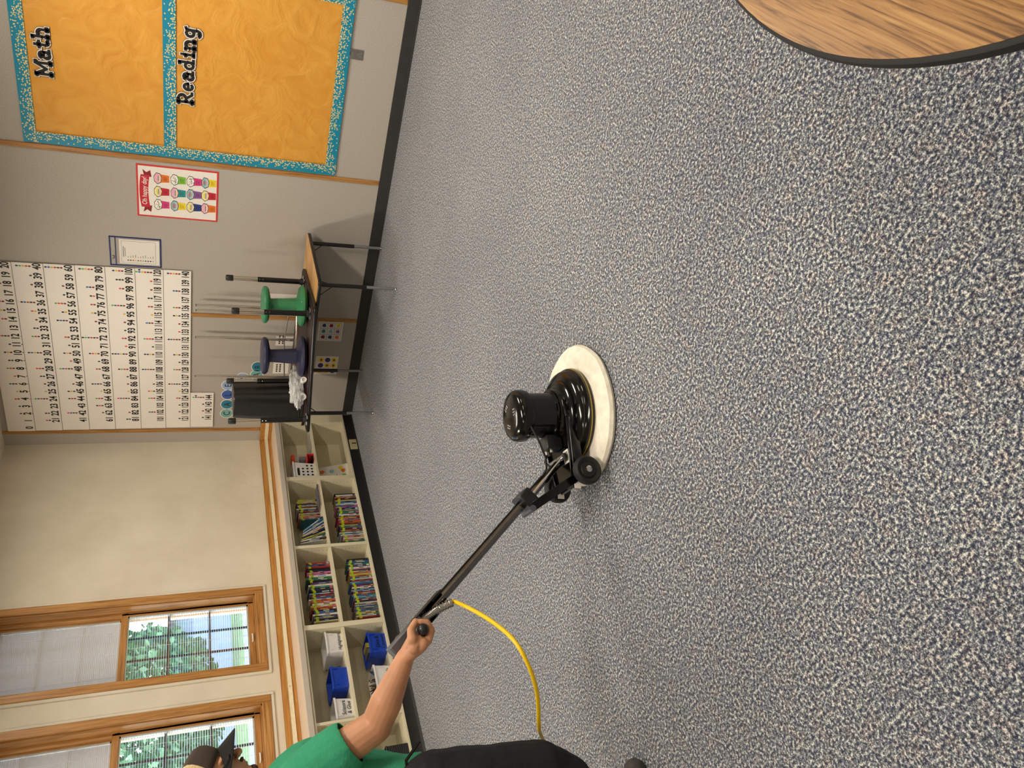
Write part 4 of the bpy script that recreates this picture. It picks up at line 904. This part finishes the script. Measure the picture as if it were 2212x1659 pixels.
L(MB().tube([pp(.875, -.175, -.002), pp(.875, .178, -.002)], .0125, 20), 'handle_bar', 'greymetal')
for s_ in (-1, 1):
    gp = MB(); ys_ = [.050, .054, .065, .08, .10, .12, .140, .152, .164, .174, .181, .1845]; rs = [.014, .018, .0165, .0158, .0155, .0155, .0160, .0180, .0192, .0170, .0105, 0.001]
    gp.tube([pp(.875, s_*y_, -.002) for y_ in ys_], rs, 24); L(gp, 'hand_grip', 'blackplastic')
# strain relief spring
path = [pp(.800, .020, -.000), pp(.775, .028, -.006), pp(.745, .036, -.016), pp(.705, .046, -.034)]
def bez(pts, n):
    out = []
    P_ = [pts[0]]+list(pts)+[pts[-1]]
    for i in range(1, len(P_)-2):
        for j in range(n):
            t = j/n; a, b_, c, d = P_[i-1], P_[i], P_[i+1], P_[i+2]
            out.append(.5*((2*b_)+(c-a)*t+(2*a-5*b_+4*c-d)*t*t+(-a+3*b_-3*c+d)*t**3))
    out.append(P_[-2]); return out
sp_ = bez([V(p) for p in path], 30); rad = [.0160+.0022*sin(i*2*pi/6) for i in range(len(sp_))]
L(MB().tube(sp_, rad, 16), 'strain_spring', 'chrome')
L(MB().cyl(pp(.825, .014, .002), pp(.792, .022, -.002), .018, .016, n=8), 'cable_clamp', 'steel')
# world position of machine frame for cord start
Rm = M4.Rotation(A0, 4, 'Z'); 
def mw(p): return V((3.68, -3.825, 0))+(Rm @ V(p))
cs = mw(pp(.697, .048, -.038)); ce0 = mw(pp(.72, .042, -.028))
cord = [ce0, cs, V((3.50, -4.62, .650)), V((3.565, -4.72, .625)), V((3.597, -4.796, .605)), V((3.588, -4.853, .585)), V((3.528, -4.893, .552)), V((3.41, -4.903, .505)), V((3.211, -4.899, .44)), V((3.03, -4.850, .36)), V((2.72, -4.80, .2)), V((2.45, -4.82, .04)), V((2.1, -4.95, .007)), V((1.7, -5.4, .007)), V((1.6, -6.2, .007))]
o = MB().tube(bez(cord, 14), .0072, 12).build('power_cord', 'yellow', None, origin=(3.41, -4.9, .5)); tag(o, 'bright yellow power cord curving from the floor machine handle behind the person', 'power cord')
# ------------------------------------------------------------------ person
def capsule(mb, a, b_, ra, rb, n=18, fl=1.0, up=None):
    a, b_ = V(a), V(b_); d = (b_-a); Ln = d.length; d.normalize(); path = []; rad_ = []
    for i in range(5): t = sin(pi/2*i/5); path.append(a-d*ra*cos(pi/2*i/5)); rad_.append(max(ra*t, ra*.05))
    for i in range(7): path.append(a+d*Ln*i/6); rad_.append(ra+(rb-ra)*i/6)
    for i in range(1, 6): path.append(b_+d*rb*sin(pi/2*i/5)); rad_.append(max(rb*cos(pi/2*i/5), rb*.05))
    mb.tube(path, rad_, n, 0, True, fl, up)
def fuse(mb, name, mats, parent, voxel, smooth=2, org=None, disp=None, colf=None):
    me = bpy.data.meshes.new('tmp'); me.from_pydata([tuple(p) for p in mb.v], [], mb.f); ob = bpy.data.objects.new('tmp', me); COL.objects.link(ob)
    bm2 = bmesh.new(); bm2.from_mesh(me); bmesh.ops.remove_doubles(bm2, verts=bm2.verts, dist=1e-5); bmesh.ops.recalc_face_normals(bm2, faces=bm2.faces); bm2.to_mesh(me); bm2.free()
    r_ = ob.modifiers.new('r', 'REMESH'); r_.mode = 'VOXEL'; r_.voxel_size = voxel; r_.use_smooth_shade = True
    s_ = ob.modifiers.new('s', 'SMOOTH'); s_.iterations = smooth; s_.factor = .5
    dg = bpy.context.evaluated_depsgraph_get(); dg.update(); m2 = bpy.data.meshes.new_from_object(ob.evaluated_get(dg)); bpy.data.objects.remove(ob)
    off = world_loc(parent)
    nrm = [V(v_.normal) for v_ in m2.vertices] if disp else None
    cos_ = []
    for i, v_ in enumerate(m2.vertices):
        p = V(v_.co)
        if disp: p = p+nrm[i]*disp(p)
        p = p-off; cos_ += [p.x, p.y, p.z]
    m2.vertices.foreach_set('co', cos_)
    m2.materials.clear()
    for mt in mats: m2.materials.append(M[mt])
    m2.name = name; o2 = bpy.data.objects.new(name, m2); COL.objects.link(o2); o2.parent = parent
    if colf:
        for pl in m2.polygons: pl.material_index = colf(V(pl.center)+off)
    for pl in m2.polygons: pl.use_smooth = True
    return o2
F = V((.47, .883, 0)); RT = V((.883, -.47, 0)); UP = V((0, 0, 1))
pe = thing('person', (2.9, -5.0, 0), 'person in green T-shirt, black shorts, and brown cap leaning over the floor machine handle', 'person')
HC = V((2.788, -4.696, 1.458)); ph = R(30); HF = F*cos(ph)-UP*sin(ph); HU = F*sin(ph)+UP*cos(ph); HR = RT
def hd(f, r_, u): return HC+HF*f+HR*r_+HU*u
NB = V((2.815, -4.79, 1.26)); CH = V((2.82, -4.785, 1.15)); PE = V((2.93, -4.97, .80))
SR = V((3.015, -4.835, 1.205)); ER = V((3.134, -4.763, .969)); WR = V((3.335, -4.647, .880))
SL = V((2.66, -4.69, 1.19)); EL = V((2.60, -4.84, .93)); WL = V((2.68, -4.80, .69))
GR = mw(pp(.875, .135, -.002)); GLf = mw(pp(.875, -.135, -.002)); BAX = (GR-GLf).normalized()
sk = MB()
capsule(sk, PE, CH, .13, .14); capsule(sk, CH, NB, .11, .06); capsule(sk, NB-V((0, 0, .03)), hd(-.02, 0, -.09), .056, .055)
capsule(sk, SL, SR, .06, .06)
for S_, E_, W_ in ((SR, ER, WR), (SL, EL, WL)):
    capsule(sk, S_, E_, .068, .055); capsule(sk, E_, E_+(W_-E_)*.35, .052, .054); capsule(sk, E_+(W_-E_)*.3, W_, .054, .031)
# head: skull, jaw, face
def he(f, r_, u, rad_):
    rt = M4(((HF.x, HR.x, HU.x), (HF.y, HR.y, HU.y), (HF.z, HR.z, HU.z))) if False else None
    from mathutils import Matrix
    m3 = Matrix(((HF.x, HR.x, HU.x), (HF.y, HR.y, HU.y), (HF.z, HR.z, HU.z)))
    sk.ell(hd(f, r_, u), rad_, 20, 0, m3)
he(-.010, 0, .03, (.098, .076, .090)); he(.030, 0, -.035, (.062, .060, .075)); he(.050, 0, -.085, (.040, .042, .030)); he(.02, 0, -.07, (.06, .052, .04))
he(.062, 0, .022, (.030, .060, .016))
capsule(sk, hd(.084, 0, .016), hd(.112, 0, -.020), .009, .0135, 12); he(.104, .013, -.024, (.011, .008, .008)); he(.104, -.013, -.024, (.011, .008, .008))
he(.088, 0, -.050, (.012, .024, .006)); he(.086, 0, -.062, (.011, .020, .006))
for s_ in (-1, 1): he(-.012, s_*.078, -.008, (.020, .008, .030)); he(.06, s_*.036, -.01, (.022, .022, .02))
# hands gripping the bar
def hand(G, W_, s_near):
    A_ = BAX*s_near                       # toward the free end of the grip
    to = (G-W_); to = (to-A_*to.dot(A_)).normalized()      # from wrist to bar
    lo = A_.cross(to); lo = lo if lo.z < 0 else -lo          # underside direction
    def P(t_, l_, a_): return G+to*t_+lo*l_+A_*a_*1.08
    for i in range(5):
        a_ = .032-.019*i; capsule(sk, W_-A_*(.012*(i-2)*.7), P(-.038, .022+.003*i, a_), .024, .022, 14)
        capsule(sk, P(-.060, .002, a_*.9), P(-.033, .004, a_), .022, .017, 12)
    for i, (ln, rr_) in enumerate(((1.0, .0122), (1.06, .0125), (1.0, .0120), (.88, .0108))):
        a_ = .032-.022*i
        kn = P(-.020, .034, a_); p1 = P(.013*ln, .031, a_); p2 = P(.0285*ln, .007, a_); p3 = P(.021, -.016, a_*.96)
        capsule(sk, P(-.050, .022, a_), kn, .0165, .0148, 12); capsule(sk, kn, p1, .0142, rr_, 12); capsule(sk, p1, p2, rr_, rr_*.95, 12); capsule(sk, p2, p3, rr_*.95, rr_*.85, 12)
    capsule(sk, W_+to*.02-lo*.004, P(-.042, -.016, .036), .022, .0195, 12); capsule(sk, P(-.042, -.016, .036), P(-.016, -.033, .032), .0175, .0140, 12); capsule(sk, P(-.016, -.033, .032), P(.015, -.030, .028), .0135, .0115, 12)
hand(mw(pp(.875, .115, -.002)), WR, 1)
# relaxed left hand hanging beside the thigh
for i in range(4):
    a_ = F*(.030-.020*i); b0 = WL+a_-UP*.075-RT*.004; capsule(sk, WL+a_*.5, b0, .022, .013, 12)
    q1 = b0-UP*.034*(1, 1.08, 1, .85)[i]+RT*.008; q2 = q1-UP*.022+RT*.014; q3 = q2-UP*.014+RT*.014
    capsule(sk, b0, q1, .0112, .010, 10); capsule(sk, q1, q2, .010, .009, 10); capsule(sk, q2, q3, .009, .008, 10)
capsule(sk, WL+F*.02-UP*.015, WL+F*.048-UP*.052+RT*.012, .017, .0125, 12); capsule(sk, WL+F*.048-UP*.052+RT*.012, WL+F*.052-UP*.088+RT*.02, .012, .010, 12)
# legs
LR = [V((3.058, -4.975, .80)), V((3.075, -4.995, .44)), V((2.94, -5.145, .10))]; LL = [V((2.84, -4.93, .80)), V((2.80, -4.98, .44)), V((2.62, -5.16, .10))]
for a, k_, an in (LR, LL):
    capsule(sk, a, k_, .088, .062); capsule(sk, k_, k_+(an-k_)*.35, .055, .058); capsule(sk, k_+(an-k_)*.3, an, .058, .036); capsule(sk, an, an+F*.04-UP*.04, .036, .03)
body = fuse(sk, 'body', ['skin'], pe, .0034, 3)
# shirt
sh_ = MB()
capsule(sh_, PE+UP*.06-F*.0, CH, .165, .160); capsule(sh_, PE+UP*.02+F*.015, PE+UP*.12, .160, .165); capsule(sh_, CH, CH+UP*.06, .150, .12); capsule(sh_, SL, SR, .078, .078); capsule(sh_, CH+UP*.04, NB, .10, .068)
for S_, E_ in ((SR, ER), (SL, EL)):
    capsule(sh_, S_, S_+(E_-S_)*.5, .084, .090)
def sleeve_end(S_, E_):
    d = (E_-S_).normalized(); return S_+(E_-S_)*.62, d
def wr_(p): return .0045*MN.noise(p*11)+.0022*MN.noise(p*27)
def clear_of(p):      # away from the torso axis, so sleeve cuts leave the shirt's side whole
    if p.z < .75: return True
    t = max(0, min(1, (p-PE).dot(CH-PE)/(CH-PE).length_squared)); return (p-(PE+(CH-PE)*t)).length > .176
def cut(ob, planes):
    bm3 = bmesh.new(); bm3.from_mesh(ob.data); off = world_loc(ob.parent)
    for (pt, nrm, rad) in planes:
        geom = [g for g in bm3.verts[:]+bm3.edges[:]+bm3.faces[:]]
        vsel = None
        if rad is None: bmesh.ops.bisect_plane(bm3, geom=geom, dist=1e-5, plane_co=V(pt)-off, plane_no=nrm, clear_outer=True)
        else:
            near = [f for f in bm3.faces if (f.calc_center_median()+off-V(pt)).length < rad and clear_of(f.calc_center_median()+off)]
            gm = list({v_ for f in near for v_ in f.verts})+list({e_ for f in near for e_ in f.edges})+near
            bmesh.ops.bisect_plane(bm3, geom=gm, dist=1e-5, plane_co=V(pt)-off, plane_no=V(nrm))
            fs_ = [f for f in bm3.faces if (f.calc_center_median()+off-V(pt)).length < rad*1.02 and clear_of(f.calc_center_median()+off) and (f.calc_center_median()+off-V(pt)).dot(V(nrm)) > 0]
            bmesh.ops.delete(bm3, geom=fs_, context='FACES')
    bm3.to_mesh(ob.data); bm3.free()
shirt = fuse(sh_, 'shirt', ['shirt'], pe, .006, 3, disp=wr_)
pls = [(PE+UP*.005, -UP, None)]
for S_, E_ in ((SR, ER), (SL, EL)):
    d = (E_-S_).normalized(); dq = (d+V((-.04, -.02, .22))).normalized() if S_ is SR else d; pls.append((S_+(E_-S_)*.66, dq, .135))
cut(shirt, pls)
so_ = shirt.modifiers.new('hem', 'SOLIDIFY'); so_.thickness = .004; so_.offset = -1
# shorts
s2 = MB()
capsule(s2, PE-UP*.03, PE+UP*.06, .150, .148)
for a, k_, an in (LR, LL): capsule(s2, a, k_, .124, .108); capsule(s2, k_, k_+(an-k_)*.30, .104, .108)
shorts = fuse(s2, 'shorts', ['shorts'], pe, .006, 3, disp=lambda p: .006*MN.noise(p*8)+.003*MN.noise(p*19))
cut(shorts, [(k_+(an-k_)*.42, (an-k_).normalized(), .2) for a, k_, an in (LR, LL)])
for a, k_, an in (LR, LL):
    q = MB(); hl_ = an+V((0, 0, -.05))-F*.05; to_ = hl_+F*.22
    capsule(q, V((hl_.x, hl_.y, .046)), V((to_.x-F.x*.04, to_.y-F.y*.04, .040)), .045, .038); capsule(q, an-UP*.01-F*.01, V((an.x, an.y, .05))-F*.02, .048, .052); capsule(q, V((hl_.x, hl_.y, .035))+F*.10, V((to_.x-F.x*.035, to_.y-F.y*.035, .036)), .046, .042)
    so2 = fuse(q, 'shoe', ['shoe'], pe, .005, 3)
    for v_ in so2.data.vertices: v_.co.z = max(v_.co.z, .001-pe.location.z)
# belt pouch with clip
q = MB(); c = PE+RT*.115+F*.125+UP*.0
bp_ = MB().obox(c, (RT, F, UP), (.035, .022, .055)).build('belt_pouch', 'blackmatte', pe, bevel=.012)
MB().tube([c+UP*.04-F*.01, c+UP*.085+F*.005, c+UP*.085+F*.035, c+UP*.055+F*.065, c+UP*.035+F*.085], .0055, 8).build('tool_clip', 'black', bp_)
# cap
cp = MB(); m3 = __import__('mathutils').Matrix(((HF.x, HR.x, HU.x), (HF.y, HR.y, HU.y), (HF.z, HR.z, HU.z)))
vs = []; mats_ = []; n_ = 48
prof = [(1.0, .0), (1.0, .25), (.97, .5), (.88, .72), (.70, .88), (.42, .97), (.12, 1.0), (0, 1.0)]
fsx = []
for i, (a, h_) in enumerate(prof):
    for j in range(n_):
        th = 2*pi*j/n_; vs.append(hd(-.010+.106*a*cos(th), .084*a*sin(th), .030+.095*h_+.012*(cos(th)*a)))
for i in range(len(prof)-1):
    for j in range(n_): cp.add([], []) 
cp.v = [V(p) for p in vs]
for i in range(len(prof)-1):
    for j in range(n_):
        th = 2*pi*(j+.5)/n_; front = cos(th) > .42
        cp.f.append([i*n_+j, i*n_+(j+1) % n_, (i+1)*n_+(j+1) % n_, (i+1)*n_+j]); cp.m.append(0 if front else 1); cp.s.append(True)
cap_ = cp.build('cap', ['capbrown', 'capbeige'], pe)
cap_.modifiers.new('t', 'SOLIDIFY').thickness = .003
br_ = MB(); nb = 16; top_ = []; 
for i in range(7):
    for j in range(nb+1):
        th = R(-78+156*j/nb); k_ = i/6; rx, ry = .106+.078*k_*max(cos(th), 0)**.5, .084+.004*k_
        arch = -.074*(abs(sin(th))**2.2)-.020*k_*cos(th)
        top_.append(hd(-.010+rx*cos(th), ry*sin(th), .040+arch+.010))
br_.add(top_, [(i*(nb+1)+j, i*(nb+1)+j+1, (i+1)*(nb+1)+j+1, (i+1)*(nb+1)+j) for i in range(6) for j in range(nb)], 0, True)
bo = br_.build('cap_brim', ['brim'], cap_); bo.modifiers.new('t', 'SOLIDIFY').thickness = .003
# glasses, beard, hair
gl_ = MB()
for s_ in (-1, 1):
    gl_.tube([hd(.098, s_*(.034+.024*cos(a)), .002+.017*sin(a)) for a in [2*pi*i/16 for i in range(17)]], .0022, 6)
    gl_.tube([hd(.095, s_*.058, .006), hd(.085, s_*.074, .006), hd(.0, s_*.082, .004), hd(-.02, s_*.082, -.01)], .0028, 6)
gl_.tube([hd(.1, -.010, .004), hd(.104, 0, .008), hd(.1, .010, .004)], .002, 6)
gl_.build('glasses', 'black', pe)
bd = MB(); 
bd.ell(hd(.066, 0, -.094), (.032, .030, .022), 16, 0, m3); bd.ell(hd(.0945, 0, -.0415), (.010, .028, .006), 14, 0, m3)
for s_ in (-1, 1): bd.ell(hd(.035, s_*.050, -.078), (.035, .014, .024), 12, 0, m3); bd.ell(hd(.006, s_*.064, -.03), (.018, .013, .032), 12, 0, m3)
fuse(bd, 'beard', ['hair'], pe, .003, 2)
hr_ = MB(); hr_.ell(hd(-.035, 0, .005), (.080, .079, .062), 20, 0, m3); fuse(hr_, 'hair', ['hair'], pe, .004, 2)
# ------------------------------------------------------------------ outdoors
gr = MB().box(-60, -.6, -40, 40, -.5, -.45).build('lawn', 'lawn', None); tag(gr, kind='structure')
rd_ = MB().box(-22, -12, -40, 40, -.45, -.44).build('street', 'road', None); tag(rd_, kind='structure')
def tree(x, y, h_, r_, lb, seed):
    random.seed(seed)
    t = thing('tree', (x, y, -.45), lb, 'tree', 'trees outside the windows')
    MB().tube([(x, y, -.45), (x+.1, y, h_*.35), (x-.1, y+.1, h_*.6)], [.22, .15, .08], 10).build('trunk', 'bark', t)
    q = MB()
    for i in range(5200):
        a = random.random()*6.283; cz = random.uniform(-1, 1); q_ = sqrt(1-cz*cz); rad_ = r_*(.72+.3*random.random())*(1+.25*MN.noise(V((cos(a)*q_*2, sin(a)*q_*2, cz*2+seed))))
        c = V((x+rad_*q_*cos(a), y+rad_*q_*sin(a), h_*.62+rad_*cz*.85)); u = V((random.gauss(0, 1), random.gauss(0, 1), random.gauss(0, 1))).normalized(); v_ = u.orthogonal().normalized(); s_ = .085
        q.add([c-u*s_, c+v_*s_*.6, c+u*s_, c-v_*s_*.6], [(0, 1, 2, 3)])
    q.build('foliage', 'leaf', t)
tree(-8.5, 2.0, 3.6, 1.5, 'green leafy tree seen through the lower panes of the right window', 3)
tree(-9.5, -2.4, 4.6, 1.9, 'taller green tree seen through the window behind the brown cap', 5)
tree(-25, 12.5, 7.5, 2.2, 'far tree across the street seen through the right window', 9)
hs = thing('building', (-30, 4, -.45), 'pale low building across the street outside the windows', 'building')
MB().box(-36, -30, -22, 26, -.45, 2.2).build('wall', 'brick', hs); MB().box(-36.3, -29.6, -22.3, 26.3, 2.2, 2.4).build('roof', 'greymetal', hs)
for i in range(10): MB().box(-29.99, -29.95, -19+4.4*i, -17.4+4.4*i, .8, 1.7).build('window_pane', 'glassblue', hs)
